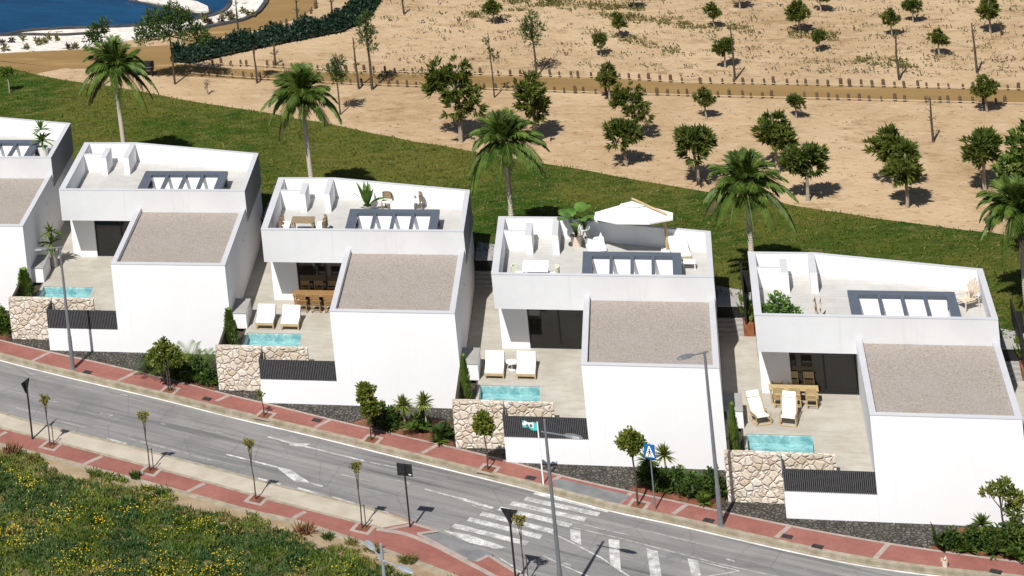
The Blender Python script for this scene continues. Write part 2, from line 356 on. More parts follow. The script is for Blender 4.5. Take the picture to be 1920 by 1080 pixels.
# ------------------------------------------------------------------ ground and streets
RZ = -0.15      # road level
ZL = 2.3        # level of the lawn and the sand behind the villas
HOUSES = {1: (-34.63, 14.48), 2: (-23.17, 9.91), 3: (-11.61, 4.93), 4: (0, 0), 5: (11.62, -3.91)}
inner = smooth_line(extend(line([(0, 637), (91, 659), (191, 680), (252, 695), (360, 720), (430, 741), (492, 753), (575, 775), (712, 807), (850, 838), (949, 862), (1052, 892), (1186, 922), (1340, 955), (1473, 984), (1594, 1006), (1655, 1017), (1784, 1036), (1920, 1054)])), 120, 6)
kerb_in = smooth_line(extend(line([(0, 661), (72, 680), (220, 715), (325, 739), (440, 769), (591, 803), (790, 852), (893, 877), (961, 894), (1018, 907), (1159, 946), (1266, 966), (1340, 984), (1461, 1012), (1623, 1046), (1784, 1066), (1913, 1078)])), 120, 6)
kerb_out = offset(kerb_in, -.24)
mb = MB(); strip(mb, kerb_in, inner, 0); structure(mb, 'sidewalk', 'red')
mb = MB(); strip(mb, kerb_out, kerb_in, .012); strip(mb, [p for p in kerb_out], kerb_out, RZ - .05, .012)
strip(mb, kerb_in, kerb_in, .012, -.05); structure(mb, 'kerb', 'kerb')
mb = MB(); strip(mb, offset(inner, .02), offset(inner, -.12), .006); structure(mb, 'sidewalk_edging', 'joint')
# gutter band and white edge line at the far side of the road
mb = MB(); strip(mb, offset(kerb_in, -.40), offset(kerb_in, -.245), RZ + .008); structure(mb, 'gutter', 'kerb')
mb = MB(); strip(mb, offset(kerb_in, -.53), offset(kerb_in, -.42), RZ + .008); structure(mb, 'road_edge_line', 'edge_paint')
# road: one sheet from the far kerb to far below the picture
mb = MB(); far = [Vector((p.x * 1.0 - 60 * (k == 0) + 60 * (k == len(kerb_in) - 1), p.y + (22 if k == 0 else 0), 0)) for k, p in enumerate(kerb_in)]
mb.poly([(p.x, p.y, RZ) for p in far] + [(120, -24, RZ), (120, -75, RZ), (-130, -75, RZ)]); structure(mb, 'road', 'road')
mb = MB(); mb.box(-400, 400, -400, 600, -3, -.42); structure(mb, 'ground', 'earth')
# near pavement
nk = smooth_line(extend(line([(0, 771), (60, 790), (240, 834), (305, 851), (455, 890), (529, 911), (597, 926), (730, 961), (775, 979)]), 14, 0), 80, 4)
nl = smooth_line(extend(line([(0, 802), (75, 821), (250, 867), (375, 900), (480, 930), (588, 958), (713, 990)]), 14, 0), 80, 4)
nr = smooth_line(extend(line([(0, 832), (40, 842), (155, 872), (350, 924), (480, 961), (547, 973), (695, 1021), (840, 1074), (930, 1112)]), 14, 6), 90, 4)
mb = MB(); strip(mb, [Vector(p) for p in nl], nk, 0); strip(mb, nk, nk, 0, RZ - .02); structure(mb, 'parking_strip', 'tan_slab')
mb = MB(); strip(mb, offset(nk, -.02), offset(nk, -.17), .006); structure(mb, 'near_kerb', 'kerb')
mb = MB(); strip(mb, offset(nl, .09), offset(nl, -.09), .006); structure(mb, 'strip_edging', 'kerb')
redpts = line([(713, 990), (727, 992), (775, 982), (790, 986), (818, 996), (783, 1001), (876, 1050), (893, 1053), (916, 1042), (945, 1060), (985, 1085), (1040, 1130)])
mb = MB(); P = [p for p in nl[:-1]] + redpts + nr[::-1]
mb.poly([(p.x, p.y, -.006) for p in line([(700, 984), (716, 990), (728, 994), (782, 984), (776, 977), (730, 960)])])
mb.prism([(p.x, p.y) for p in P], RZ - .1, -.002, False); structure(mb, 'near_sidewalk', 'red')
mb = MB(); strip(mb, offset(nr, .10), offset(nr, -.26), .006); structure(mb, 'verge_edging', 'kerb')
cl = smooth_line(line([(706, 992), (760, 1000), (815, 1022), (866, 1049), (920, 1077), (960, 1100)]), 30, 3)
mb = MB(); strip(mb, offset(cl, -.13), offset(cl, .13), .005); LZ = .008
for a_, b_ in (((727, 993), (775, 983)), ((775, 982), (820, 996)), ((820, 996), (783, 1001)), ((783, 1001), (876, 1050)), ((893, 1053), (916, 1042)), ((916, 1042), (990, 1088))):
    A = line([a_, b_]); LZ += .0015; strip(mb, offset(A, -.09), offset(A, .09), LZ)
structure(mb, 'pavement_border', 'joint')
mb = MB(); mb.prism([(p.x, p.y) for p in line([(783, 1001), (822, 995), (925, 1038), (893, 1053), (876, 1050)])], RZ - .1, -.03, False); structure(mb, 'kerb_ramp', 'asph2')
mb = MB(); mb.prism([(p.x, p.y) for p in line([(1036, 900), (1056, 899), (1183, 930), (1160, 945), (1100, 932), (1044, 919)])], -.02, .005, False); structure(mb, 'asphalt_patch', 'asph2')
# joints across the red pavements
mb = MB()
for a_, b_ in (((94, 660), (60, 677)), ((257, 697), (221, 714)), ((430, 741), (405, 752)), ((621, 786), (590, 802)), ((824, 832), (791, 850)), ((1052, 892), (1036, 902)), ((1186, 922), (1160, 944)), ((1290, 944), (1262, 964)), ((1480, 987), (1455, 1008)), ((1665, 1020), (1640, 1048))):
    A = line([a_, b_]); strip(mb, offset(A, -.10), offset(A, .10), .004)
for a_, b_ in (((12, 810), (-4, 818)), ((192, 855), (156, 871)), ((384, 906), (351, 922)), ((573, 959), (549, 972))):
    A = line([a_, b_]); strip(mb, offset(A, -.11), offset(A, .11), .003)
structure(mb, 'pavement_joint', 'joint')
# road markings
mb = MB()
LV = [RZ + .006]
def mark(a, b, wd=.12):
    LV[0] += .00012; A = line([a, b], RZ); strip(mb, offset(A, -wd / 2), offset(A, wd / 2), LV[0])
def mquad(p): LV[0] += .00012; mb.poly([(q.x, q.y, LV[0]) for q in line(p, RZ)])
mark((425, 852), (519, 876)); mquad([(517, 875), (544, 880), (583, 906), (553, 903), (538, 892)]); mark((582, 906), (605, 912)); mark((502, 819), (550, 832)); mark((550, 832), (682, 864)); mquad([(541, 831), (583, 832), (568, 838), (545, 836)])
mark((796, 917), (860, 934), .10); mark((860, 934), (924, 953), .2); mark((200, 822), (237, 832), .12); mark((558, 915), (597, 926), .12); mark((624, 932), (665, 945), .12); mark((700, 954), (730, 962), .12); mark((484, 897), (526, 908), .12)
bars = [((476, 556), (945, 672), .20), ((420, 590), (888, 692), .36), ((332, 620), (802, 724), .36), ((258, 652), (712, 762), .36), ((142, 685), (600, 800), .36), ((62, 720), (522, 834), .36), ((-36, 760), (434, 876), .36)]
for a_, b_, wd in bars: mark((860 + a_[0] / 3.375, 760 + a_[1] / 3.375), (860 + b_[0] / 3.375, 760 + b_[1] / 3.375), wd)
mquad([(832, 995), (880, 1003), (950, 1027), (932, 1030), (880, 1018)])
for q in ([(1069, 992), (1088, 995), (1090, 1023), (1070, 1012)], [(1141, 1011), (1161, 1013), (1164, 1068), (1144, 1056)], [(1212, 1028), (1233, 1034), (1241, 1084), (1220, 1084)], [(1289, 1047), (1309, 1051), (1314, 1080), (1297, 1080)]): mquad(q)
for a_, b_ in (((1035, 1000), (1079, 1021)), ((1079, 1021), (1127, 1046)), ((1127, 1046), (1190, 1088))): mark(a_, b_, .09)
mark((1019, 1042), (1050, 1058), .09); mark((1050, 1058), (1110, 1084), .09); mark((937, 1047), (962, 1062), .08); mark((962, 1066), (992, 1082), .08)
mark((1313, 1053), (1387, 1071), .07); mark((1387, 1071), (1320, 1082), .07); mark((1362, 1048), (1378, 1053), .1); mark((1070, 1060), (1056, 1056), .1)
structure(mb, 'road_marking', 'paint')
mb = MB()
for a_, b_ in (((8, 688), (25, 690)), ((53, 701), (66, 702)), ((86, 706), (95, 708)), ((88, 752), (108, 754)), ((188, 776), (212, 779)), ((212, 779), (204, 781)), ((301, 794), (310, 796)), ((405, 810), (418, 813)), ((536, 854), (554, 858)), ((225, 740), (240, 742)), ((240, 822), (355, 852)), ((355, 854), (400, 864)), ((680, 865), (766, 881)), ((640, 890), (700, 904)), ((1220, 998), (1310, 1020)), ((1067, 988), (1160, 1009)), ((1160, 1009), (1345, 1057)), ((1345, 1057), (1460, 1082)), ((30, 765), (60, 774)), ((110, 790), (160, 802)), ((742, 901), (770, 907)), ((1040, 972), (1180, 1004)), ((885, 948), (925, 960)), ((620, 850), (640, 855))): mark(a_, b_, .10)
structure(mb, 'faded_marking', 'faint')
# beds between the far pavement and the villas
mb = MB(); back = [Vector((p.x, p.y + 14, 0)) for p in inner]; strip(mb, [Vector(p) for p in inner], back, -.012); structure(mb, 'rubble_bed', 'rubble')
mb = MB()
for pts in ([(305, 706), (355, 700), (402, 690), (404, 733)], [(660, 793), (700, 780), (846, 790), (850, 836), (770, 820)], [(1180, 918), (1215, 890), (1350, 890), (1357, 945), (1340, 953), (1250, 935)], [(1740, 1029), (1800, 990), (1960, 990), (1970, 1060)], [(-60, 600), (10, 610), (18, 640), (-60, 622)]):
    mb.prism([(p.x, p.y) for p in line(pts)], -.05, .006, False)
structure(mb, 'planting_soil', 'soil')
for n_, (u, v, lab) in enumerate([(164, 698, 'dark drain cover on the red pavement beside the leftmost street lamp'), (388, 748, 'dark drain cover on the red pavement below the left stone wall'), (594, 788, 'dark drain cover on the pavement between the thin sapling and the bushy street tree'), (995, 896, 'dark drain cover on the pavement beside the white flagpole'), (1329, 976, 'dark drain cover on the pavement left of the tall street lamp'), (1476, 1006, 'dark drain cover below the rightmost stone wall, first of two'), (1533, 1025, 'dark drain cover near the kerb below the white base wall at right'), (1867, 1072, 'dark drain cover at the right end of the red pavement')]):
    p = at(u, v); mb = MB(); mb.box(-.22, .22, -.16, .16, -.02, .012)
    for k in range(5): mb.box(-.18, .18, -.12 + k * .055, -.095 + k * .055, .012, .02)
    mb.build('drain_cover', 'iron', None, (p.x, p.y, .0), tag_=(lab, 'drain cover', 'drain covers in the red pavement')).rotation_euler = (0, 0, -.35)
p = at(1266, 1044, RZ); mb = MB(); mb.lathe([(0, .014), (.30, .014), (.31, .004), (.36, .006)], 24); mb.build('manhole_cover', 'asph2', None, (p.x, p.y, RZ), tag_=('round manhole cover in the asphalt beside the white bars', 'manhole cover'))

# back platform: sand sheet, lawn, tracks, lake
mb = MB(); stag = []
for h in (1, 2, 3, 4, 5):
    ox, oy = HOUSES[h]; stag += [(ox - 4.15, oy + 11.8), (ox + 7.46, oy + 11.8)]
front = [(-130, 55), (-60, 32), (-38.8, 28)] + stag[0:] + [(26, 7.0), (60, -6), (140, -30)]
mb.prism([(x, y + .02) for x, y in front] + [(300, -30), (300, 500), (-300, 500), (-300, 55)], -.3, ZL, False); structure(mb, 'sand', 'sand')
lawn_top = line([(-260, 85), (-80, 106), (0, 123), (75, 142), (233, 167), (400, 197), (567, 223), (640, 237), (760, 262), (873, 283), (1067, 315), (1280, 353), (1480, 382), (1620, 407), (1800, 430), (1920, 446), (2150, 478)], ZL)
mb = MB(); lt = smooth_line(lawn_top, 60, 2); rl = random.Random(4)
lt = [p + Vector((0, rl.uniform(-.12, .12), 0)) for p in lt]
mb.poly([(p.x, p.y, ZL + .012) for p in lt] + [(x, y + .03, ZL + .012) for x, y in ([(50, -2), (26, 7.0)] + stag[::-1] + [(-38.8, 28), (-60, 32)])]); structure(mb, 'lawn', 'lawn')
def flat(name, pts, mat, dz):
    m_ = MB(); m_.poly([(p.x, p.y, ZL + dz) for p in line(pts, ZL)]); structure(m_, name, mat)
flat('track', [(280, 132), (340, 122), (420, 128), (520, 133), (640, 137), (1140, 148), (1280, 157), (1600, 163), (1920, 170), (2200, 180), (2200, 206), (1920, 193), (1600, 186), (1280, 178), (1073, 173), (640, 157), (500, 151), (340, 143), (250, 140)], 'track', .006)
flat('track', [(-160, 98), (0, 101), (143, 94), (330, 84), (333, 88), (400, 50), (457, 38), (497, 15), (503, 0), (515, -20), (600, -20), (590, 14), (567, 32), (510, 50), (407, 71), (347, 88), (330, 110), (335, 132), (250, 130), (120, 128), (78, 136), (60, 140), (0, 122), (-160, 96)], 'track', .010)
flat('lake_bank', [(-180, 80), (-60, 74), (0, 64), (57, 55), (123, 51), (250, 46), (365, 34), (420, 22), (436, 8), (430, -8), (432, -60), (500, -60), (503, -4), (497, 14), (478, 28), (457, 37), (410, 46), (370, 53), (250, 75), (143, 93), (60, 97), (0, 100), (-180, 104)], 'bank', .016)
mb = MB(); mb.poly([(p.x, p.y, ZL + .022) for p in line([(-180, 78), (0, 67), (57, 56), (123, 53), (250, 49), (365, 37), (418, 24), (432, 9), (424, -6), (420, -60), (-180, -60)], ZL)]); structure(mb, 'lake', 'lake')
def ribbon(name, pts, wd, mat, z, h=.25):
    P = smooth_line(line(pts, ZL), 40, 2); m_ = MB(); strip(m_, offset(P, -wd), offset(P, wd), ZL + h); strip(m_, offset(P, -wd), offset(P, -wd), ZL + h, ZL); strip(m_, offset(P, wd), offset(P, wd), ZL + h, ZL); structure(m_, name, mat)
ribbon('lake_edge', [(-100, 74), (0, 68), (57, 57), (123, 54), (250, 50), (365, 38), (418, 25), (433, 9), (428, -10)], .16, 'bank_edge', 0, .12)
ribbon('lake_edge', [(-60, 68), (0, 68), (50, 66), (120, 67), (200, 62)], .10, 'bank_edge', 0, .14)
ribbon('lake_edge', [(350, 60), (410, 48), (457, 39), (485, 25), (499, 6), (503, -14)], .16, 'bank_edge', 0, .16)
P = line([(220, -14), (237, 0), (300, 11), (345, 22), (378, 27), (392, 25), (390, 17), (370, 8), (330, 0), (300, -14)], ZL); mb = MB(); mb.prism([(p.x, p.y) for p in P], ZL - .1, ZL + .22, False); structure(mb, 'jetty_bank', 'bank')
P = line([(225, -8), (240, 2), (300, 13), (345, 24.5), (380, 29.5), (396, 27), (394, 20)], ZL); mb = MB(); Q = smooth_line(P, 30, 2); strip(mb, offset(Q, -.10), offset(Q, .12), ZL + .10); strip(mb, offset(Q, -.10), offset(Q, -.10), ZL, ZL + .10); structure(mb, 'jetty_edge', 'bank_edge')

# ------------------------------------------------------------------ the villas
def ring(mb, outer_, inner_, z0, z1, top=True):
    n = len(outer_)
    for k in range(n):
        a, b, c, d = outer_[k], outer_[(k + 1) % n], inner_[(k + 1) % n], inner_[k]
        mb.poly([(a[0], a[1], z0), (b[0], b[1], z0), (b[0], b[1], z1), (a[0], a[1], z1)])
        mb.poly([(c[0], c[1], z0), (d[0], d[1], z0), (d[0], d[1], z1), (c[0], c[1], z1)])
        if top:
            mb.poly([(a[0], a[1], z1), (b[0], b[1], z1), (c[0], c[1], z1), (d[0], d[1], z1)])
            mb.poly([(d[0], d[1], z0), (c[0], c[1], z0), (b[0], b[1], z0), (a[0], a[1], z0)])
UZ0, UZ1, TZ = 3.87, 5.56, 4.56
PZ = 1.2
def make_villa():
    root = empty('villa', (0, 0, 0), None, 'villa', 'white villas in the stepped row')
    w_ = MB()                                                         # white walls of the lower storey
    t = .25; o = [(0, 0), (5.8, 0), (5.8, 7.115), (0, 7.115)]; i = [(t, t), (5.8 - t, t), (5.8 - t, 7.115), (t, 7.115)]
    for a, b in ((0, 1), (1, 2), (3, 0)):
        w_.poly([(o[a][0], o[a][1], -.3), (o[b][0], o[b][1], -.3), (o[b][0], o[b][1], 4.565), (o[a][0], o[a][1], 4.565)])
        w_.poly([(i[b][0], i[b][1], 4.3), (i[a][0], i[a][1], 4.3), (i[a][0], i[a][1], 4.565), (i[b][0], i[b][1], 4.565)])
    w_.build('front_wall', 'white', root)
    l_ = MB()
    l_.poly([(5.8, 7.115, -.3), (5.8, 12.2, -.3), (5.8, 12.2, UZ0), (5.8, 7.115, UZ0)])
    l_.poly([(0, 8.72, -.3), (0, 7.115, -.3), (0, 7.115, UZ0), (0, 8.72, UZ0)])
    l_.box(-4.12, -2.82, 8.72, 9.0, PZ - .3, UZ0 - .002); l_.box(-4.12, -3.9, 9.0, 13.8, PZ - .3, UZ0 - .002); l_.box(-3.9, 5.79, 12.0, 12.2, 0, UZ0 - .002)
    l_.build('rear_wall', 'white', root)
    c_ = MB(); oc = [(-.012, -.012), (5.812, -.012), (5.812, 7.11), (-.012, 7.11)]; ic = [(t, t), (5.8 - t, t), (5.8 - t, 7.11), (t, 7.11)]
    for a, b in ((0, 1), (1, 2), (3, 0)):
        A, B, C_, D = oc[a], oc[b], ic[b], ic[a]
        for z in (4.6,): c_.poly([(A[0], A[1], z), (B[0], B[1], z), (C_[0], C_[1], z), (D[0], D[1], z)])
        c_.poly([(A[0], A[1], 4.565), (B[0], B[1], 4.565), (B[0], B[1], 4.6), (A[0], A[1], 4.6)]); c_.poly([(C_[0], C_[1], 4.565), (D[0], D[1], 4.565), (D[0], D[1], 4.6), (C_[0], C_[1], 4.6)])
    c_.build('coping', 'cap', root)
    g_ = MB(); g_.poly([(t, t, 4.36), (5.8 - t, t, 4.36), (5.8 - t, 7.11, 4.36), (t, 7.11, 4.36)]); g_.build('gravel_roof', 'gravel', root)
    # upper storey
    ou = [(-4.15, 7.12), (5.86, 7.12), (5.86, 12.36), (-1.2, 13.94), (-4.15, 13.94)]
    iu = [(-3.83, 7.32), (5.61, 7.32), (5.61, 12.24), (-1.23, 13.77), (-3.83, 13.77)]
    u_ = MB(); u_.cur = 0
    n = 5
    for k in range(n):
        a, b, c, d = ou[k], ou[(k + 1) % n], iu[(k + 1) % n], iu[k]
        if k != 1: u_.poly([(a[0], a[1], UZ0), (b[0], b[1], UZ0), (b[0], b[1], UZ1 - .03), (a[0], a[1], UZ1 - .03)])
    u_.poly([(p[0], p[1], UZ0) for p in ou[::-1]]); u_.build('upper_wall', 'grey', root)
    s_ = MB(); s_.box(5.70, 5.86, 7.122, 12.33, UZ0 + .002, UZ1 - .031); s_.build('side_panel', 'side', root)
    p_ = MB()
    for k in range(n):
        c, d = iu[(k + 1) % n], iu[k]
        p_.poly([(c[0], c[1], TZ - .05), (d[0], d[1], TZ - .05), (d[0], d[1], UZ1 - .03), (c[0], c[1], UZ1 - .03)])
    p_.box(-3.82, -2.79, 12.18, 12.30, TZ, UZ1 - .03); p_.box(-2.79, -2.48, 11.72, 13.20, TZ, UZ1 - .03); p_.box(-1.53, -1.23, 11.75, 13.72, TZ, UZ1 - .03)
    p_.build('parapet', 'white', root)
    k_ = MB(); oc = [(-4.16, 7.11), (5.87, 7.11), (5.87, 12.365), (-1.2, 13.95), (-4.16, 13.95)]; ring(k_, oc, iu, UZ1 - .03, UZ1)
    for bx in ((-3.82, -2.79, 12.18, 12.30), (-2.79, -2.48, 11.72, 13.20), (-1.53, -1.23, 11.75, 13.72)): k_.box(*bx, UZ1 - .03, UZ1 - .004)
    k_.build('parapet_coping', 'cap', root)
    f_ = MB(); hx0, hx1, hy0, hy1 = .36, 4.07, 7.60, 10.0
    for pts in ([iu[0], (hx0, 7.32), (hx0, 13.414), iu[3], iu[4]], [(hx0, 7.32), (hx1, 7.32), (hx1, hy0), (hx0, hy0)], [(hx0, hy1), (hx1, hy1), (hx1, 12.585), (hx0, 13.414)], [(hx1, 7.32), iu[1], iu[2], (hx1, 12.585)]):
        f_.poly([(p[0], p[1], TZ) for p in pts])
    f_.build('terrace_floor', 'terrace', root)
    # steel skylight frame
    fr_ = MB(); x0, x1, y0, y1, z0, z1 = -.05, 4.45, 7.72, 10.45, 5.12, 5.30
    fr_.box(x0, x1, y1 - .46, y1, z0, z1); fr_.box(x0, x0 + .43, y0, y1 - .46, z0, z1); fr_.box(x1 - .40, x1, y0, y1 - .46, z0, z1); fr_.box(x0 + .43, x1 - .40, y0, y0 + .15, z0, z1)
    gap = (x1 - .40 - x0 - .43 - 3 * .15) / 4
    for k in range(3): xx = x0 + .43 + gap * (k + 1) + .15 * k; fr_.box(xx, xx + .15, y0 + .15, y1 - .46, z0 - .04, z1 - .002)
    for (a, b) in ((x0 + .05, y0), (x1 - .3, y0), (x0 + .05, y1 - .3), (x1 - .3, y1 - .3)): fr_.box(a, a + .25, b, b + .25, TZ, z0)
    fo = fr_.build('skylight', 'steel', root)
    li = MB(); zb = UZ0 + .06
    li.poly([(hx0, hy0, zb), (hx1, hy0, zb), (hx1, hy1, zb), (hx0, hy1, zb)])
    for a, b in (((hx1, hy1), (hx0, hy1)), ((hx0, hy1), (hx0, hy0)), ((hx0, hy0), (hx1, hy0)), ((hx1, hy0), (hx1, hy1))): zt = z0 + .005 if a[1] == b[1] == hy1 else TZ + .02; li.poly([(a[0], a[1], zb), (b[0], b[1], zb), (b[0], b[1], zt), (a[0], a[1], zt)])
    li.build('lining', 'light_panel', fo)
    # glazing
    gd = MB(); gd.box(-2.78, -.03, 8.86, 8.88, PZ + .06, UZ0 - .07); go = gd.build('glass_door', 'glass', root)
    gf = MB(); gf.box(-2.82, -2.75, 8.80, 8.92, PZ, UZ0 - .003); gf.box(-.07, -.002, 8.80, 8.92, PZ, UZ0 - .003); gf.box(-2.75, -.07, 8.80, 8.92, PZ, PZ + .06); gf.box(-2.75, -.07, 8.80, 8.92, UZ0 - .07, UZ0 - .003); gf.box(-1.42, -1.34, 8.81, 8.91, PZ + .06, UZ0 - .07)
    gf.build('frame', 'frame', go)
    ln = MB(); ln.lathe([(0, .05), (.04, .05), (.05, 0)], 10, (0, 0, 0)); lo = ln.build('wall_light', 'sign_white', root); lo.location = (5.81, 5.4, 3.6); lo.rotation_euler = (0, R(90), 0)
    return root
VL = {1: 'white villa cut off by the left edge with a potted palm on its roof terrace', 2: 'white villa with a bare roof terrace, second from the left', 3: 'white villa with a wooden dining set on its roof terrace', 4: 'white villa with the big white parasol on its roof terrace', 5: 'white villa with teak armchairs beside its pool, rightmost'}
v0 = make_villa()
for h in (1, 2, 3, 4, 5):
    ox, oy = HOUSES[h]; v = v0 if h == 1 else dup(v0)
    v.location = (ox, oy, 0); v['label'] = VL[h]

def make_fence():
    root = empty('slatted_fence', (0, 0, 0), None, 'fence', 'charcoal fences on white base walls')
    b = MB(); b.box(-3.65, -.003, .004, .22, -.25, 1.13); b.box(-3.65, -3.45, .22, 1.22, -.25, 1.13); b.build('base_wall', 'white', root)
    s = MB(); n = 46
    for k in range(n):
        x = -3.62 + k * 3.60 / (n - 1); s.box(x - .022, x + .022, .02, .07, 1.135, 2.12)
    for k in range(12): y = .1 + k * .095; s.box(-3.64, -3.60, y - .024, y + .024, 1.135, 2.12)
    s.build('slat_panel', 'slat', root)
    r = MB(); r.box(-3.59, -.01, .10, .115, 1.14, 2.09); r.build('backing', 'slat_back', root)
    return root
def make_stone():
    root = empty('stone_wall', (0, 0, 0), None, 'wall', 'natural stone walls in front of the pools')
    a = MB(); a.box(-5.93, -3.66, 1.2, 1.5, -.25, 2.13); a.build('tall_panel', 'stone', root)
    b = MB(); b.box(-3.64, -1.47, 1.32, 1.52, PZ - .6, 2.10); b.build('pool_panel', 'stone', root)
    return root
def make_pool():
    root = empty('swimming_pool', (0, 0, 0), None, 'pool', 'small turquoise plunge pools')
    x0, x1, y0, y1, zb = -4.94, -2.23, 1.60, 4.85, .25
    b = MB(); b.poly([(x0, y0, zb), (x1, y0, zb), (x1, y1, zb), (x0, y1, zb)])
    for p, q in (((x0, y0), (x1, y0)), ((x1, y0), (x1, y1)), ((x1, y1), (x0, y1)), ((x0, y1), (x0, y0))): b.poly([(p[0], p[1], PZ - .01), (q[0], q[1], PZ - .01), (q[0], q[1], zb), (p[0], p[1], zb)])
    b.box(x0 + .02, x1 - .02, y1 - .55, y1 - .02, zb + .01, .82); b.build('basin', 'pool', root)
    w_ = MB(); w_.poly([(x0, y0, PZ - .08), (x1, y0, PZ - .08), (x1, y1, PZ - .08), (x0, y1, PZ - .08)]); w_.build('pool_surface', 'water', root)
    c = MB(); ring(c, [(x0 - .16, y0 - .06), (x1 + .1, y0 - .06), (x1 + .1, y1 + .1), (x0 - .16, y1 + .1)], [(x0, y0), (x1, y0), (x1, y1), (x0, y1)], PZ - .02, PZ + .012); c.build('coping', 'patio', root)
    return root
def make_patio(mb, ox, oy, left, ye):
    P = lambda x, y: (ox + x, oy + y, PZ)
    for x0, x1, y0, y1 in ((-2.13, 0, .22, 8.72), (-5.1, -2.13, 4.95, 8.72), (-5.1, -2.13, 1.4, 1.54), (-2.82, 0, 8.72, 8.86), (-3.45, -2.13, .22, 1.4), (left, -5.1, 5.3, 8.72), (left, -4.10, 8.72, ye)):
        mb.poly([P(x0, y0), P(x1, y0), P(x1, y1), P(x0, y1)])
def make_bench():
    root = empty('built_in_bench', (0, 0, 0), None, 'bench', 'white masonry counters by the pools')
    b = MB(); b.box(-5.80, -5.02, 5.3, 6.95, PZ, 1.97); b.build('body', 'white', root, bevel=.02)
    t = MB(); t.box(-5.80, -5.0, 5.28, 6.97, 1.972, 2.02); t.build('top', 'concrete', root, bevel=.01); return root
def make_screen():
    m_ = MB(); m_.box(-5.80, -5.68, 1.5, 4.95, PZ - .5, 2.13); m_.box(-5.68, -5.12, 1.5, 5.25, PZ - .5, PZ - .1); m_.box(-5.16, -5.08, 1.5, 5.3, PZ - .5, PZ + .02)
    return m_.build('planter_screen', 'bronze')
def leaves_cypress():
    root = empty('cypress', (0, 0, 0), None, 'cypress', 'slim cypresses in the planters'); r = random.Random(3); m_ = MB()
    for k in range(900):
        z = r.random() ** .8 * 1.75; rad = .24 * (1 - (z / 1.8) ** 1.6) + .03; a = r.uniform(0, 6.28); q = r.uniform(.5, 1.05)
        p = Vector((math.cos(a) * rad * q, math.sin(a) * rad * q, z + .1)); d = Vector((math.cos(a) * .45, math.sin(a) * .45, 1)).normalized()
        m_.leaf(p, d, Vector((-math.sin(a), math.cos(a), r.uniform(-.4, .4))).normalized(), r.uniform(.12, .22), r.uniform(.04, .07))
    m_.build('foliage', 'cypress', root); t = MB(); t.tube([(0, 0, 0), (0, 0, 1.4)], [.03, .01], 6); t.build('trunk', 'bark_dark', root); return root
ADJ = {2: 'second villa from the left', 3: 'villa with the brown dining set', 4: 'villa with the parasol', 5: 'rightmost villa'}
fence0, stone0, pool0, bench0, cyp0 = make_fence(), make_stone(), make_pool(), make_bench(), leaves_cypress()
screen0 = make_screen(); tag(screen0, None, 'screen', 'dark planter screens')
mbp = MB()
for h in (2, 3, 4, 5):
    ox, oy = HOUSES[h]; L = (ox, oy, 0); f1 = h == 2
    for o, lab in ((fence0, 'charcoal slatted fence in front of the %s'), (stone0, 'beige natural stone wall in front of the %s'), (pool0, 'turquoise plunge pool of the %s'), (bench0, 'white masonry counter on the patio of the %s'), (screen0, 'dark planter screen beside the cypress of the %s')):
        c = o if f1 else dup(o)
        c.location = L; c['label'] = lab % ADJ[h]
    c = cyp0 if f1 else dup(cyp0)
    c.location = (ox - 5.46, oy + {2: 3.0, 3: 3.1, 4: 3.3, 5: 3.0}[h], PZ - .1); c['label'] = 'slim green cypress in the planter of the ' + ADJ[h]
    c.scale = {2: (1.8, 1.8, .95), 3: (1.4, 1.4, 1.08), 4: (1.0, 1.0, 1.15), 5: (.9, .9, 1.2)}[h]
    make_patio(mbp, ox, oy, -5.80, HOUSES[h - 1][1] - oy + 11.75)
for (ox, oy) in (HOUSES[1],): mbp.poly([(ox - 5.8, oy + .3, PZ), (ox, oy + .3, PZ), (ox, oy + 12, PZ), (ox - 5.8, oy + 12, PZ)])
ox, oy = HOUSES[5]; mbp.poly([(ox + 5.81, oy - 3, PZ), (ox + 9.5, oy - 3, PZ), (ox + 9.5, oy + 11.6, PZ), (ox + 5.81, oy + 11.6, PZ)])
structure(mbp, 'patio', 'patio')
# passages between villas: steps, gate, landing, rusted planter, plants
GL = {1: 'between the leftmost two villas', 2: 'between the bare-terrace villa and the dining-set villa', 3: 'between the dining-set villa and the parasol villa', 4: 'between the parasol villa and the armchair villa', 5: 'at the right edge beside the rightmost villa'}
def make_steps():
    m_ = MB()
    for k in range(4): m_.box(5.82, 6.95, 10.55 + k * .24, 11.5, PZ + k * .13 - (.13 if k else 0), PZ + (k + 1) * .13 - .001)
    return m_.build('steps', 'concrete')
def make_gate():
    root = empty('entrance_gate', (0, 0, 0), None, 'gate', 'black gates in the passages')
    m_ = MB(); m_.box(5.81, 7.44, 11.40, 11.46, PZ + .2, ZL - .01); m_.build('panel', 'dark', root)  # near-black: dark metal, with the shade of the passage put into its colour
    for k in range(9): b = MB(); b.box(5.9 + k * .17, 5.93 + k * .17, 11.35, 11.39, PZ + .3, ZL - .03); b.build('bar', 'frame', root)
    return root
def make_sidefence():
    m_ = MB(); m_.box(7.05, 7.14, 10.6, 14.2, PZ + .3, 3.35); m_.box(7.14, 7.42, 12.9, 13.0, PZ + .3, 3.35); return m_.build('boundary_fence', 'dark')
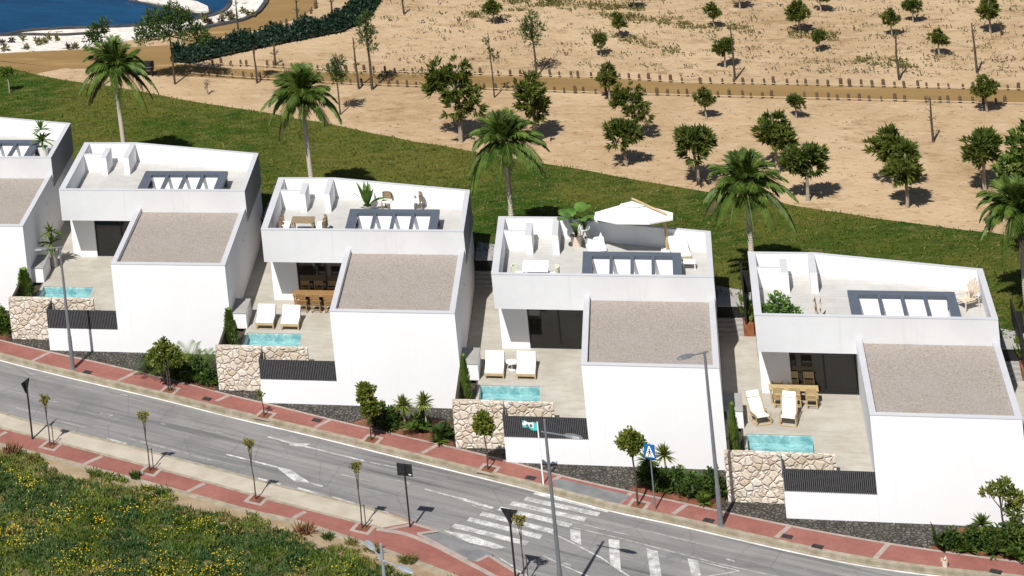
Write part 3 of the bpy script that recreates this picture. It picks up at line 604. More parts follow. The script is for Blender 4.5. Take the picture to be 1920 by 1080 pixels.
def make_corten():
    root = empty('rusted_planter', (0, 0, 0), None, 'planter', 'rusted steel planters in the passages'); m_ = MB(); m_.box(6.96, 7.42, 10.55, 11.9, PZ, PZ + .55); m_.build('box', 'corten', root)
    r = random.Random(8); l_ = MB()
    for k in range(110):
        a = r.uniform(0, 6.28); p = Vector((7.2 + r.uniform(-.18, .18), 10.9 + r.uniform(-.2, .9), PZ + .55 + r.uniform(0, .1)))
        d = Vector((math.cos(a) * .5, math.sin(a) * .5, 1)).normalized(); l_.leaf(p + d * r.uniform(0, .7), d, Vector((-math.sin(a), math.cos(a), 0)), r.uniform(.25, .45), .12)
    l_.build('plant', 'shrub', root); return root
st0, ga0, sf0, co0 = make_steps(), make_gate(), make_sidefence(), make_corten()
tag(st0, None, 'steps', 'grey steps in the passages'); tag(sf0, None, 'fence', 'black boundary fences in the passages')
mbl = MB()
for h in (1, 2, 3, 4, 5):
    L = (HOUSES[h][0], HOUSES[h][1], 0); ox, oy, _ = L
    for o, nm in ((st0, 'grey concrete steps'), (ga0, 'black barred gate'), (sf0, 'tall black fence'), (co0, 'rusted steel planter with leafy plants')):
        c = o if h == 1 else dup(o)
        c.location = L; c['label'] = nm + ' ' + GL[h]
    mbl.poly([(ox + 5.87, oy + 11.34, ZL + .024), (ox + 7.43, oy + 11.34, ZL + .024), (ox + 7.43, oy + 13.0, ZL + .024), (ox + 5.87, oy + 13.6, ZL + .024)])
    mbl.poly([(ox + 5.87, oy + 11.34, ZL - .02), (ox + 7.43, oy + 11.34, ZL - .02), (ox + 7.43, oy + 11.34, ZL + .024), (ox + 5.87, oy + 11.34, ZL + .024)])
structure(mbl, 'rear_path', 'concrete')

# ------------------------------------------------------------------ plants
def rv(r): 
    while True:
        v = Vector((r.uniform(-1, 1), r.uniform(-1, 1), r.uniform(-1, 1)))
        if .05 < v.length < 1: return v.normalized()
def make_pine(seed, lobes, mat='pine', n=70, per=15, L=.13, W=.026):
    """unit height; lobes (x, y, z, r)"""
    r = random.Random(seed); root = empty('pine_tree', (0, 0, 0), None, 'pine', 'young pines on the sand'); m_ = MB(); t = MB()
    top = max(lobes, key=lambda l: l[2])
    t.tube([(0, 0, -.02), (.012, .01, .2), (top[0] * .5, top[1] * .5, .5), (top[0], top[1], top[2])], [.028, .024, .016, .006], 7)
    vol = sum(l[3] ** 2 for l in lobes)
    for lx, ly, lz, lr in lobes:
        t.tube([(lx * .2, ly * .2, max(.22, lz - lr * .9)), (lx * .7, ly * .7, lz - lr * .3), (lx, ly, lz)], [.012, .008, .003], 5)
        for k in range(int(n * lr * lr / vol)):
            d = rv(r); q = r.uniform(.45, 1.0); p = Vector((lx, ly, lz)) + Vector((d.x, d.y, d.z * .85)) * lr * q
            o = (d + Vector((0, 0, .55))).normalized()
            for j in range(per):
                e = (o + rv(r) * .75).normalized(); m_.leaf(p + rv(r) * .02, e, e.cross(rv(r)).normalized(), L * r.uniform(.6, 1.1), W * r.uniform(.8, 1.5))
    m_.build('crown', mat, root); t.build('trunk', 'bark', root); return root
P0 = make_pine(1, [(-.02, 0, .62, .20), (.13, .05, .60, .17), (-.15, -.04, .58, .15), (.02, .02, .82, .14), (.05, -.1, .50, .14), (-.1, .1, .72, .12)], 'pine', 125)
P1 = make_pine(2, [(-.1, 0, .66, .17), (.12, .03, .55, .19), (.03, -.05, .74, .15), (.17, 0, .74, .10), (-.2, .02, .58, .11)], 'pine2', 115)
P2 = make_pine(3, [(.0, 0, .60, .19), (-.14, .02, .68, .13), (.15, -.03, .64, .14), (.05, .02, .84, .12), (-.05, -.1, .47, .12)], 'pine', 110)
P3 = make_pine(4, [(-.20, .02, .80, .17), (-.02, 0, .70, .21), (.12, .03, .55, .18), (.0, -.05, .45, .16), (-.18, .05, .62, .15), (.2, 0, .42, .12), (.05, .03, .90, .10)], 'pine', 170, 15, .10, .021)
PV = [P0, P1, P2, P3]
pines = [(864, 267, 110, 3, 'big two-lobed pine on the sand nearest the second palm from the left'), (1007, 265, 137, 3, 'big dark pine standing right behind the middle palm'), (1143, 188, 116, 2, 'small pine growing at the edge of the dirt track, left of two'), (1192, 263, 157, 3, 'narrow dense pine just above the slim leaning pine'), (1175, 312, 213, 1, 'slim pine with a long pale trunk near the lawn edge'), (926, 45, -4, 0, 'small round pine at the top of the sand beside yellow scrub'), (1163, 72, 22, 2, 'small pine high on the sand left of the row of top pines'), (1127, 105, 57, 1, 'small low pine below the top middle one with its shadow beside it'), (1189, 17, -30, 0, 'pine with only its trunk in view at the top middle edge'), (1340, 53, 3, 2, 'small pine at the top of the sand right of centre'), (1499, 63, -2, 0, 'large round pine near the top edge with a bush at its side'), (1537, 98, 52, 1, 'broad low pine with hardly any trunk showing'), (1673, 68, 14, 2, 'round pine beside a bare sapling near the top right'), (1712, 43, -8, 1, 'pine at the top edge above the bare sapling at right'), (1762, 105, 52, 0, 'lone round pine near the bare pole at the far right'), (1857, 63, -12, 2, 'tall sparse pine in the top right corner'), (1360, 128, 65, 1, 'little pine beside the bare sapling above the track'), (1325, 222, 162, 2, 'small pine just below the track with nothing beside it'), (1493, 222, 171, 1, 'small pine just behind the dark bushy pine'), (1460, 325, 205, 0, 'dark bushy pine in front of the fourth palm'), (1310, 345, 222, 1, 'broad pine with a straight pale trunk left of the fourth palm'), (1515, 377, 256, 1, 'two-lobed pine nearest the lawn right of the fourth palm'), (1678, 352, 232, 0, 'tall broad pine, rear one of the touching pair at right'), (1701, 389, 266, 2, 'round pine, front one of the touching pair at right'), (1847, 358, 232, 1, 'leaning wide pine left of the glossy broadleaf tree'), (1851, 210, 139, 0, 'pine standing right beside the dirt track at the far right'), (1387, 17, -38, 2, 'pine trunk cut by the top edge left of the large round pine'), (1540, 23, -30, 0, 'pine trunk cut by the top edge just right of the large round pine')]
for k, (u, v, tv, kind, lab) in enumerate(pines):
    b = at(u, v, ZL); H = up(u - (v - tv) * .1, tv, b.y).z - ZL
    o = dup(PV[kind], b, (k * 2.399) % 6.28 if kind != 3 else (0, 1.3, 2.9)[k % 3], lab, scale=H)
    wd = {3: 1.0, 1: 1.08}.get(kind, 1.12); o.scale = (H * wd, H * wd, H)
for o in PV:
    for ch in list(o.children): bpy.data.objects.remove(ch)
    bpy.data.objects.remove(o)

def make_palm(seed, Hh, nf=34, FL=2.35):
    r = random.Random(seed); root = empty('palm_tree', (0, 0, 0), None, 'palm', 'palms along the lawn')
    t = MB(); t.tube([(.08, 0, -.1), (.05, .02, Hh * .3), (0, .03, Hh * .7), (0, 0, Hh)], [.17, .14, .125, .115], 12); t.build('trunk', 'palm_bark', root, smooth=True)
    sk = MB(); sk.tube([(0, .01, Hh - 1.15), (0, 0, Hh - .5), (0, 0, Hh + .15)], [.12, .19, .11], 10)
    for k in range(60):
        a = r.uniform(0, 6.28); z = Hh - r.uniform(.0, 1.0); d = Vector((math.cos(a) * .5, math.sin(a) * .5, -1)).normalized(); sk.leaf((math.cos(a) * .2, math.sin(a) * .2, z), d, Vector((-math.sin(a), math.cos(a), 0)), r.uniform(.3, .7), .08)
    sk.build('crown_base', 'bark_dark', root)
    m_ = MB(); old = MB()
    for k in range(nf):
        a = k * 2.39996 + r.uniform(-.3, .3); q = k / nf; el = (1.45 - .5 * q / .2 if q < .2 else .95 - 1.15 * (q - .2) / .8) + r.uniform(-.15, .15); L = FL * r.uniform(.82, 1.12) * (.62 + .38 * min(1, q * 3)); mm = m_ if q < .93 else old
        hd = Vector((math.cos(a), math.sin(a), 0)); sd = Vector((-math.sin(a), math.cos(a), 0)); pts = []; n = 14; droop = r.uniform(.65, 1.25) * (.25 + .65 * min(1, q * 1.6)); tw = r.uniform(-.5, .5)
        for j in range(n + 1):
            tt = j / n; pts.append(Vector((0, 0, Hh)) + hd * (L * tt * math.cos(el) * (1 - .15 * tt * tt)) + sd * (tw * .25 * L * tt * tt) + Vector((0, 0, L * tt * math.sin(el) - droop * L * tt ** 2.3 * .72)))
        mm.blade(pts, sd, [.04 * (1 - j / n) + .01 for j in range(n + 1)])
        NL = n * 3
        for j in range(4, NL + 1):
            tt = j / (NL + .01); i = min(int(tt * n), n - 1); p = pts[i].lerp(pts[i + 1], tt * n - i); fw = (pts[i + 1] - pts[i]).normalized(); ll = (.62 * math.sin(math.pi * min(1, tt * .78 + .16)) * r.uniform(.75, 1.2) + .10) * FL / 2.4
            for s_ in (-1, 1):
                d = (sd * s_ * .62 + fw * .80 + Vector((0, 0, -.22 - .38 * q + r.uniform(-.2, .2)))).normalized(); wv = d.cross(Vector((0, 0, 1)) + sd * s_ * .7).normalized()
                mm.leaf(p, d, wv, ll, .07)
    m_.build('fronds', 'palm', root); old.build('dry_fronds', 'palm_old', root); return root
palms = [(230, 270, 222, 122, HOUSES[2][1] + 17, 'tall palm behind the bare-terrace villa, in front of the lake'), (583, 335, 564, 175, HOUSES[3][1] + 17, 'tall palm behind the left end of the dining-set villa'), (960, 405, 945, 262, 17, 'tall palm behind the left end of the parasol villa'), (1410, 472, 1404, 342, HOUSES[5][1] + 17, 'tall palm behind the left end of the rightmost villa'), (1917, 478, 1898, 392, 11.0, 'palm at the right edge under the glossy broadleaf tree')]
for k, (u, v, cu, cv, y, lab) in enumerate(palms):
    b = up(u, v, y); Hh = up(cu, cv, y).z - ZL; o = make_palm(20 + k, Hh, 44, 2.5 if k < 4 else 2.4); o.location = (b.x, y, ZL); o['label'] = lab; o.rotation_euler = (0, 0, k * 1.1)
o = make_palm(40, 1.55, 30, 1.4); p = at(1522, 1215, RZ); o.location = (p.x, p.y, RZ); o['label'] = 'palm crown just rising over the bottom edge at the right'; o['group'] = 'low palms by the road'

def leaf_crown(m_, r, lobes, n, L, W, upb=.4):
    vol = sum(l[3] ** 2 for l in lobes)
    for lx, ly, lz, lr in lobes:
        for k in range(int(n * lr * lr / vol)):
            d = rv(r); p = Vector((lx, ly, lz)) + d * lr * r.uniform(.35, 1.0)
            for j in range(3):
                e = (d * .7 + Vector((0, 0, upb)) + rv(r) * .9).normalized(); m_.leaf(p + rv(r) * L * .3, e, e.cross(rv(r)).normalized(), L * r.uniform(.7, 1.2), W * r.uniform(.8, 1.2))
def street_tree(seed, base, H, lobes, lab, mat='street', n=420, lean=(0, 0), stems=1, stake=False, L=.16, W=.10, rad=.035, cat='street tree', grp='young street trees on the pavements', pit=True, bark='bark_dark', name='street_tree'):
    r = random.Random(seed); root = empty(name, base, lab, cat, grp); t = MB()
    for s_ in range(stems):
        dx = .10 * s_
        t.tube([(dx * 1.2, 0, -.02), (lean[0] * .3 + dx + .02, lean[1] * .3, H * .35), (lean[0] * .7 - .02 + dx * .5, lean[1] * .7, H * .65), (lean[0], lean[1], H * .92)], [rad, rad * .85, rad * .7, rad * .35], 7)
    for lx, ly, lz, lr in lobes: t.tube([(lean[0] * .8, lean[1] * .8, H * .6), (lx * .7, ly * .7, lz - lr * .5), (lx, ly, lz)], [rad * .5, rad * .35, rad * .15], 5)
    t.build('trunk', bark, root)
    m_ = MB(); leaf_crown(m_, r, lobes, n, L, W); m_.build('crown', mat, root)
    if stake: s = MB(); s.tube([(.16, .06, 0), (.17, .06, 1.05)], .022, 6); s.tube([(.17, .06, 1.0), (.02, 0, 1.02)], .012, 5); s.build('stake', 'bark_dark', root)
    return root
def pit(u, v, s=.42, rz=-.35):
    p = at(u, v); M = Matrix.Translation((p.x, p.y, 0)) @ Matrix.Rotation(rz, 4, 'Z'); pits.box(-s, s, -s, s, -.02, .009, M); pits2.box(-s * .62, s * .62, -s * .62, s * .62, -.02, .014, M)
pits, pits2 = MB(), MB()
B = lambda u, v: at(u, v, 0)
street_tree(51, B(316, 733), 2.5, [(-.1, 0, 2.0, .46), (.35, .05, 1.9, .40), (-.55, 0, 1.7, .36), (.0, .0, 2.3, .34), (.65, 0, 1.6, .32), (-.3, 0, 1.3, .3)], 'wide leafy street tree with twin stems in front of palms', n=560, stems=2); pit(318, 732)
street_tree(52, B(495, 780), 1.2, [(0, 0, 1.05, .14), (-.1, 0, 1.0, .1)], 'thin almost bare sapling in front of the dining-set villa', n=18); pit(497, 779)
street_tree(53, B(696, 826), 2.75, [(-.12, 0, 2.1, .36), (.1, 0, 1.75, .38), (-.1, 0, 2.45, .28), (.16, 0, 2.4, .25), (.0, 0, 1.4, .3), (.3, 0, 1.5, .22)], 'tall leafy street tree in front of the dining-set villa', n=620); pit(697, 825)
street_tree(54, B(915, 881), 2.7, [(0, 0, 2.15, .38), (.12, 0, 1.95, .33), (-.12, 0, 2.0, .33), (-.05, 0, 2.4, .25)], 'round-headed street tree in front of a stone wall', n=640); pit(916, 880)
street_tree(55, B(1196, 948), 3.45, [(-.05, 0, 2.85, .42), (.25, 0, 2.85, .30), (-.38, 0, 2.8, .28), (0, 0, 2.55, .3), (.02, 0, 3.1, .3)], 'round-headed street tree left of the blue crossing sign', n=560, lean=(-.02, 0), rad=.05); pit(1197, 947)
for k, (u, v, H, dx, lab) in enumerate([(94, 836, 2.35, -.02, 'staked sapling nearest the grey sign at the left edge'), (281, 883, 2.7, -.03, 'staked sapling second from the left on the near pavement'), (480, 937, 2.65, -.05, 'sapling standing in front of the white road arrow'), (679, 991, 2.85, .02, 'sapling left of the dark rectangular sign'), (983, 1092, 2.75, .06, 'pale flowering sapling beside the inverted triangle sign')]):
    street_tree(60 + k, B(u, v), H, [(dx, 0, H - .12, .17), (dx + .14, 0, H - .06, .11), (dx - .14, .02, H - .05, .12), (dx, 0, H - .3, .09)], lab, 'sap', 75, (dx, 0), 1, k != 2, .13, .06, .032, 'sapling', 'staked saplings on the near pavement'); pit(u + 2, v - 1, .45)
structure(pits, 'tree_pit_edging', 'joint'); structure(pits2, 'tree_pit_soil', 'soil')

def rosette(m_, r, c, n, L, W, el0=.2, el1=1.35, droop=.5):
    for k in range(n):
        a = k * 2.4 + r.uniform(-.3, .3); el = r.uniform(el0, el1); hd = Vector((math.cos(a), math.sin(a), 0)); sd = Vector((-math.sin(a), math.cos(a), 0)); l = L * r.uniform(.75, 1.15)
        pts = [Vector(c) + hd * (l * t * math.cos(el)) + Vector((0, 0, l * t * math.sin(el) - droop * l * t * t * math.cos(el))) for t in (0, .25, .5, .75, 1)]
        m_.blade(pts, sd, [W * .35, W * .8, W, W * .6, .004])
def plant(name, kind, base, lab, cat, grp, seed, s=1.0, mat='shrub', parent_pot=None):
    r = random.Random(seed); root = empty(name, base, lab, cat, grp); m_ = MB()
    if kind == 'fan':        # trunkless palm with feathery fronds
        for k in range(15):
            a = k * 2.4; el = r.uniform(.5, 1.4); hd = Vector((math.cos(a), math.sin(a), 0)); sd = Vector((-math.sin(a), math.cos(a), 0)); L = s * r.uniform(.7, 1.05); pts = [hd * (L * t * math.cos(el)) + Vector((0, 0, .1 + L * t * math.sin(el) - .45 * L * t * t)) for t in [j / 9 for j in range(10)]]
            m_.blade(pts, sd, [.012] * 10)
            for j in range(2, 20):
                t = j / 20; i = min(int(t * 9), 8); p = pts[i].lerp(pts[i + 1], t * 9 - i); fw = (pts[i + 1] - pts[i]).normalized()
                for q in (-1, 1): d = (sd * q * .8 + fw * .7 + Vector((0, 0, .15))).normalized(); m_.leaf(p, d, d.cross(sd.cross(fw)).normalized(), L * .30 * (1.1 - t * .6), .028)
    elif kind == 'head':     # spiky round head on a short stem
        H = s; t_ = MB(); t_.tube([(0, 0, 0), (.03, 0, H * .5), (0, 0, H)], [.06, .045, .04], 7); t_.build('stem', 'bark', root)
        rosette(m_, r, (0, 0, H), 95, .56, .042, -.5, 1.5, .25)
    elif kind == 'bush':
        leaf_crown(m_, r, [(0, 0, .38 * s, .38 * s), (.30 * s, .05, .30 * s, .28 * s), (-.30 * s, 0, .34 * s, .30 * s), (.04, 0, .72 * s, .27 * s)], int(320 * s), .17, .085)
    elif kind == 'spiky': rosette(m_, r, (0, 0, .03), int(40), .75 * s, .04, .35, 1.45, .35)
    elif kind == 'banana':
        rosette(m_, r, (0, 0, .05), 9, 1.0 * s, .13 * s, .7, 1.45, .8)
    m_.build('leaves', mat, root); return root
beds = [('fan', 262 + 20, 702, 1.2, 'shrubd'), ('bush', 290, 690, 1.0, 'shrubd'), ('fan', 335, 705, 1.9, 'shrub'), ('fan', 357, 700, 2.4, 'shrub'), ('bush', 340, 712, 1.1, 'shrubd'), ('bush', 372, 714, 1.2, 'shrubd'), ('fan', 386, 706, 2.0, 'shrub'), ('bush', 395, 722, .9, 'shrubd'),
        ('bush', 715, 796, 1.1, 'shrubd'), ('bush', 738, 802, 1.0, 'shrubd'), ('spiky', 730, 806, .9, 'shrub'), ('head', 760, 805, 1.15, 'street'), ('head', 800, 808, 1.35, 'street'), ('fan', 777, 812, .9, 'shrub'), ('bush', 790, 806, .9, 'shrubd'), ('fan', 826, 826, 1.1, 'shrubd'), ('bush', 836, 822, .8, 'shrubd'), ('spiky', 822, 830, .9, 'shrub'),
        ('bush', 1222, 908, 1.1, 'shrubd'), ('head', 1218, 905, 1.0, 'shrub'), ('head', 1250, 908, 1.3, 'street'), ('bush', 1245, 920, 1.0, 'shrubd'), ('bush', 1272, 922, 1.1, 'shrubd'), ('fan', 1290, 918, 1.4, 'shrub'), ('bush', 1300, 932, 1.1, 'shrubd'), ('fan', 1312, 926, 1.3, 'shrubd'), ('spiky', 1320, 945, .7, 'shrub'), ('bush', 1338, 930, 1.3, 'shrubd'), ('fan', 1345, 935, 1.2, 'shrub'),
        ('banana', 1760, 1028, 1.1, 'shrubd'), ('bush', 1785, 1030, .9, 'shrubd'), ('banana', 1800, 1030, 1.0, 'shrubd'), ('spiky', 1815, 1036, .9, 'shrub'), ('bush', 1825, 1030, 1.0, 'shrubd'), ('head', 1845, 1022, .85, 'shrub'), ('bush', 1858, 1032, 1.0, 'shrubd'), ('spiky', 1862, 1042, .7, 'shrub'), ('bush', 1890, 1040, 1.3, 'shrubd'), ('bush', 1912, 1038, 1.5, 'shrub'), ('fan', 1905, 1052, .9, 'shrub'),
        ('bush', 2, 622, 1.4, 'shrub'), ('fan', 6, 628, 1.5, 'shrub'), ('bush', -12, 626, 1.2, 'shrubd')]
kn = {'fan': ('fern_palm', 'low feathery palm', 'low palm'), 'bush': ('shrub', 'leafy shrub', 'shrub'), 'head': ('yucca', 'spiky round-headed yucca', 'yucca'), 'spiky': ('spiky_plant', 'spiky low plant', 'plant'), 'banana': ('broadleaf_plant', 'broad-bladed plant', 'plant')}
cnt = {}
def zone_of(u): return 'in the bed beside the twin-stemmed tree' if 200 < u < 450 else 'in the bed right of the dining-set villa' if 450 < u < 900 else 'in the bed behind the blue sign' if 900 < u < 1400 else 'in the lower right bed' if u > 1400 else 'in the bed at the left edge'
for k, (kind, u, v, s, mt) in enumerate(beds):
    zone = zone_of(u); nm, lb, ct = kn[kind]; tone = 'dark' if mt == 'shrubd' else 'bright'
    same = sorted(b[1] for b in beds if b[0] == kind and zone_of(b[1]) == zone and (b[4] == 'shrubd') == (mt == 'shrubd')); q = same.index(u)
    pos = '' if len(same) == 1 else ', leftmost one' if q == 0 else ', rightmost one' if q == len(same) - 1 else ', %s from the left' % ('second', 'third', 'fourth')[q - 1]
    plant(nm, kind, B(u, v), '%s %s %s%s' % (tone, lb, zone, pos), ct, '%s %ss %s' % (tone, ct, zone), 100 + k, s, mt)
street_tree(90, B(1885, 1036), 3.0, [(-.1, 0, 2.6, .34), (.2, 0, 2.75, .3), (-.5, 0, 2.45, .22), (.55, 0, 2.3, .35), (.5, .1, 1.7, .4)], 'grey-green tree with crooked stem in the lower right bed', 'street', 420, (0, 0), 1, False, .17, .09, .05, 'tree', 'trees in the lower right bed', False, 'bark_dark', 'garden_tree')
# glossy broadleaf tree at the right edge
p = up(1935, 420, 15.5); street_tree(91, Vector((p.x, 15.5, ZL)), 5.6, [(-.6, 0, 5.0, .8), (.2, 0, 5.6, .9), (-1.0, 0, 4.3, .5), (-.2, -.2, 4.2, .8), (.6, 0, 4.6, .9), (-.1, 0, 6.4, .7), (.5, 0, 6.9, .7)], 'glossy dark broadleaf tree at the right edge above the palm', 'shrub', 700, (.1, 0), 1, False, .34, .17, .13, 'tree', 'broadleaf trees', False, 'bark_dark', 'broadleaf_tree')
# tall dark trees by the lake
def sparse(seed, u, v, tv, lobes, lab, mat='shrubd', n=260, rad=.05, L=.22, W=.09, cat='tree', grp='sparse trees by the lake and track', name='sparse_tree'):
    b = at(u, v, ZL); H = up(u - (v - tv) * .1, tv, b.y).z - ZL
    return street_tree(seed, b, H, [(a * H, c * H, d * H, e * H) for a, c, d, e in lobes], lab, mat, n, (0, 0), 1, False, L, W, rad, cat, grp, False, 'bark_dark', name)
sparse(92, 328, 158, 8, [(-.05, 0, .74, .20), (.22, 0, .70, .17), (-.26, 0, .68, .15), (.05, 0, .90, .13), (.38, 0, .60, .13), (-.36, 0, .60, .10), (-.2, .0, .84, .11), (.2, 0, .86, .10)], 'big dark feathery tree between the lake and the green hedge', 'shrubd', 1700, .07, .24, .07)
sparse(93, 184 + 10, 160, 36, [(-.02, 0, .8, .12), (.1, 0, .9, .1), (-.1, 0, .7, .1)], 'dark feathery tree half hidden behind the left palm', 'shrubd', 200, .06, .3, .09)
sparse(94, 698, 168, 20, [(-.03, 0, .8, .09), (.06, 0, .72, .08), (-.06, 0, .66, .07), (.02, 0, .92, .07), (.05, 0, .55, .06)], 'tall ragged dark tree at the right end of the hedge', 'shrubd', 210, .09, .3, .07)
sparse(95, 482, 156, 70, [(-.06, 0, .92, .10), (.07, 0, .95, .10), (.0, 0, .95, .10)], 'flat-topped dark tree standing against the hedge', 'hedge', 110, .07)
sparse(96, 1006, 142, 22, [(-.04, 0, .8, .12), (.1, 0, .74, .1), (-.1, 0, .68, .1), (.03, 0, .92, .08), (0, 0, .55, .09)], 'dark palm-like tree above the track in the middle of the sand', 'shrubd', 220, .07, .3, .06)
sparse(97, 638, 215, 95, [(-.03, 0, .72, .10), (.05, 0, .82, .10), (.0, 0, .62, .10), (.1, 0, .6, .07)], 'ragged dark tree just right of the second palm', 'shrubd', 200, .05, .3, .06)
sparse(98, 927, 183, 48, [(0, 0, .66, .04), (-.04, 0, .78, .04), (.05, 0, .62, .05)], 'thin crooked nearly bare trunk left of the middle palm', 'pine2', 30, .05)
for k, (u, v, tv, lab) in enumerate([(673, 167, 70, 'bare pale pole-like trunk left of the ragged tree'), (758, 27, -20, 'bare forked stump at the top edge above the sand'), (1378, 150, 47, 'bare sapling with side twigs beside a little pine'), (1686, 150, 55, 'bare crooked sapling below the top right pines'), (1832, 137, 43, 'bare straight dead trunk at the right of the sand'), (1750, 266, 182, 'bare dead trunk with stubs below the track'), (390, 178, 148, 'small bare forked sapling on the pale path'), (448, 68, 0, 'thin bare tree in front of the white bank'), (560, 52, -10, 'thin leaning bare trunk on the tan track'), (623, 27, -20, 'bare forked trunk at the top edge right of the tan track'), (517, 122, 80, 'spindly bare sapling above the left posts'), (1878, 66, 40, 'short dead stick at the top right')]):
    b = at(u, v, ZL); H = up(u - (v - tv) * .1, tv, b.y).z - ZL; r = random.Random(200 + k); t = MB(); t.tube([(0, 0, -.02), (.05 * r.uniform(-1, 1), 0, H * .5), (.08 * r.uniform(-1, 1), 0, H)], [.075, .06, .03], 7)
    for j in range(7): z = H * r.uniform(.35, .95); a = r.uniform(0, 6.28); t.tube([(0, 0, z), (math.cos(a) * .28, math.sin(a) * .28, z + .25)], [.025, .008], 4)
    root = empty('bare_sapling', b, lab, 'dead tree', 'bare saplings on the sand'); t.build('trunk', 'bark_dark' if k != 6 else 'bark', root)
    m_ = MB(); leaf_crown(m_, r, [(0, 0, H * .85, .18), (0, 0, H * .5, .2)], 9, .16, .06); m_.build('twig_leaves', 'pine2', root)
b = at(18, 175, ZL); street_tree(99, b, 1.5, [(-.1, 0, 1.35, .22), (.12, 0, 1.42, .25), (-.3, 0, 1.4, .2)], 'small umbrella-shaped tree on the lawn at the left edge', 'shrub', 160, (0, 0), 1, False, .16, .1, .05, 'tree', 'small lawn trees', False, 'bark', 'lawn_tree')
# hedge
r = random.Random(6); m_ = MB(); lo_ = line([(322, 118), (360, 120), (500, 89), (640, 62), (683, 42), (712, 6), (715, -20)], ZL); hi_ = line([(333, 100), (380, 88), (500, 66), (620, 42), (655, 20), (660, -2), (664, -20)], ZL)
A, Bq = resample(lo_, 90), resample(hi_, 90)
for k in range(20000):
    i = r.randrange(89); t = r.random(); p = A[i].lerp(A[i + 1], r.random()).lerp(Bq[i], t); h = (.45 + .4 * math.sin(i * 1.3 + t * 5) ** 2 + .25 * math.sin(i * .57 + 2)) * (1 - abs(2 * t - 1) ** 3 * .6)
    e = (rv(r) + Vector((0, -.2, .6))).normalized(); m_.leaf(p + Vector((0, 0, max(0, h * r.uniform(.15, 1)))), e, e.cross(rv(r)).normalized(), r.uniform(.16, .30), r.uniform(.09, .15))
hr = empty('hedge', (0, 0, 0), 'long dark green hedge curving across the sand below the lake', 'hedge'); m_.build('foliage', 'hedge', hr)
mb = MB(); strip(mb, A, Bq, ZL + .15); mb.build('stems', 'bark_dark', hr)
# grass blades over the lawn sheet: nobody could count them
r = random.Random(31); gA, gB = MB(), MB(); from mathutils import noise as mnoise
def ltop(x):
    for a, b in zip(lt, lt[1:]):
        if a.x <= x <= b.x: return a.y + (b.y - a.y) * (x - a.x) / max(b.x - a.x, 1e-6)
    return -99
def lfront(x):
    for h in (1, 2, 3, 4, 5):
        if HOUSES[h][0] - 4.15 <= x < HOUSES[h][0] + 7.46: return HOUSES[h][1] + 12.3
    return 30 if x < 0 else 8
n_ = 0
while n_ < 40000:
    x = r.uniform(-46, 24); y0_, y1_ = lfront(x), ltop(x)
    if y1_ < y0_: continue
    y = r.uniform(y0_, y1_); n_ += 1; v = 1.3 * mnoise.noise((x * .12, y * .22, 0)) + .6 * mnoise.noise((x * .9, y * 1.7, 3)); mm = gA if v + r.uniform(-.35, .35) > 0 else gB
    e = (rv(r) + Vector((0, 0, .9))).normalized(); mm.leaf((x, y, ZL + .01), e, e.cross(rv(r)).normalized(), r.uniform(.08, .24), r.uniform(.03, .07))
for mm, mt, lb in ((gA, 'lawn_pale', 'pale dry grass blades in the lawn'), (gB, 'lawn_deep', 'deep green grass blades in the lawn')): tag(mm.build('lawn_grass', mt), lb, 'grass', None, 'stuff')
# posts and ropes beside the tracks
def post_mesh(s):
    r = random.Random(s); m_ = MB(); m_.tube([(0, 0, -.1), (.01, 0, .42), (.012, .01, .46)], [.085, .08, .05], 8); return m_.build('wooden_post', 'post')
pm = [post_mesh(k) for k in range(1)]
up_line = smooth_line(line([(398, 122), (447, 123), (640, 134), (1140, 147), (1280, 156), (1600, 162), (1930, 170)], ZL), 400, 2); dn_line = smooth_line(line([(357, 139), (487, 149), (640, 158), (1073, 174), (1280, 180), (1600, 188), (1930, 196)], ZL), 400, 2); tr_line = smooth_line(line([(407, 72), (460, 66), (510, 53), (545, 45), (570, 34), (588, 20), (592, 8)], ZL), 200, 2)
first = True; rp = random.Random(12)
for P, n, lab, grp in ((up_line, 82, 'short weathered wooden post on the far side of the dirt track', 'posts on the far side of the track'), (dn_line, 84, 'short weathered wooden post on the near side of the dirt track', 'posts on the near side of the track'), (tr_line, 20, 'short weathered wooden post along the tan track by the hedge', 'posts along the tan track')):
    Q = resample(P, n)
    for q in Q:
        if rp.random() < .06: continue
        o = pm[0] if first else pm[0].copy()
        if not first: col.objects.link(o)
        first = False; o.location = q + Vector((rp.uniform(-.1, .1), rp.uniform(-.06, .06), 0)); o.rotation_euler = (rp.uniform(-.06, .06), rp.uniform(-.06, .06), rp.uniform(0, 6)); s_ = rp.uniform(.75, 1.2); o.scale = (s_ * rp.uniform(.8, 1.15), s_ * rp.uniform(.8, 1.15), s_ * .9); tag(o, lab, 'post', grp)
    if n > 30:
        m_ = MB(); m_.tube([q + Vector((0, -.09, .12)) for q in resample(P, 160)], .024, 5); m_.build('rope_line', 'rope', tag_=('pale rope strung low along the %s posts of the track' % ('far' if P is up_line else 'near'), 'rope'))
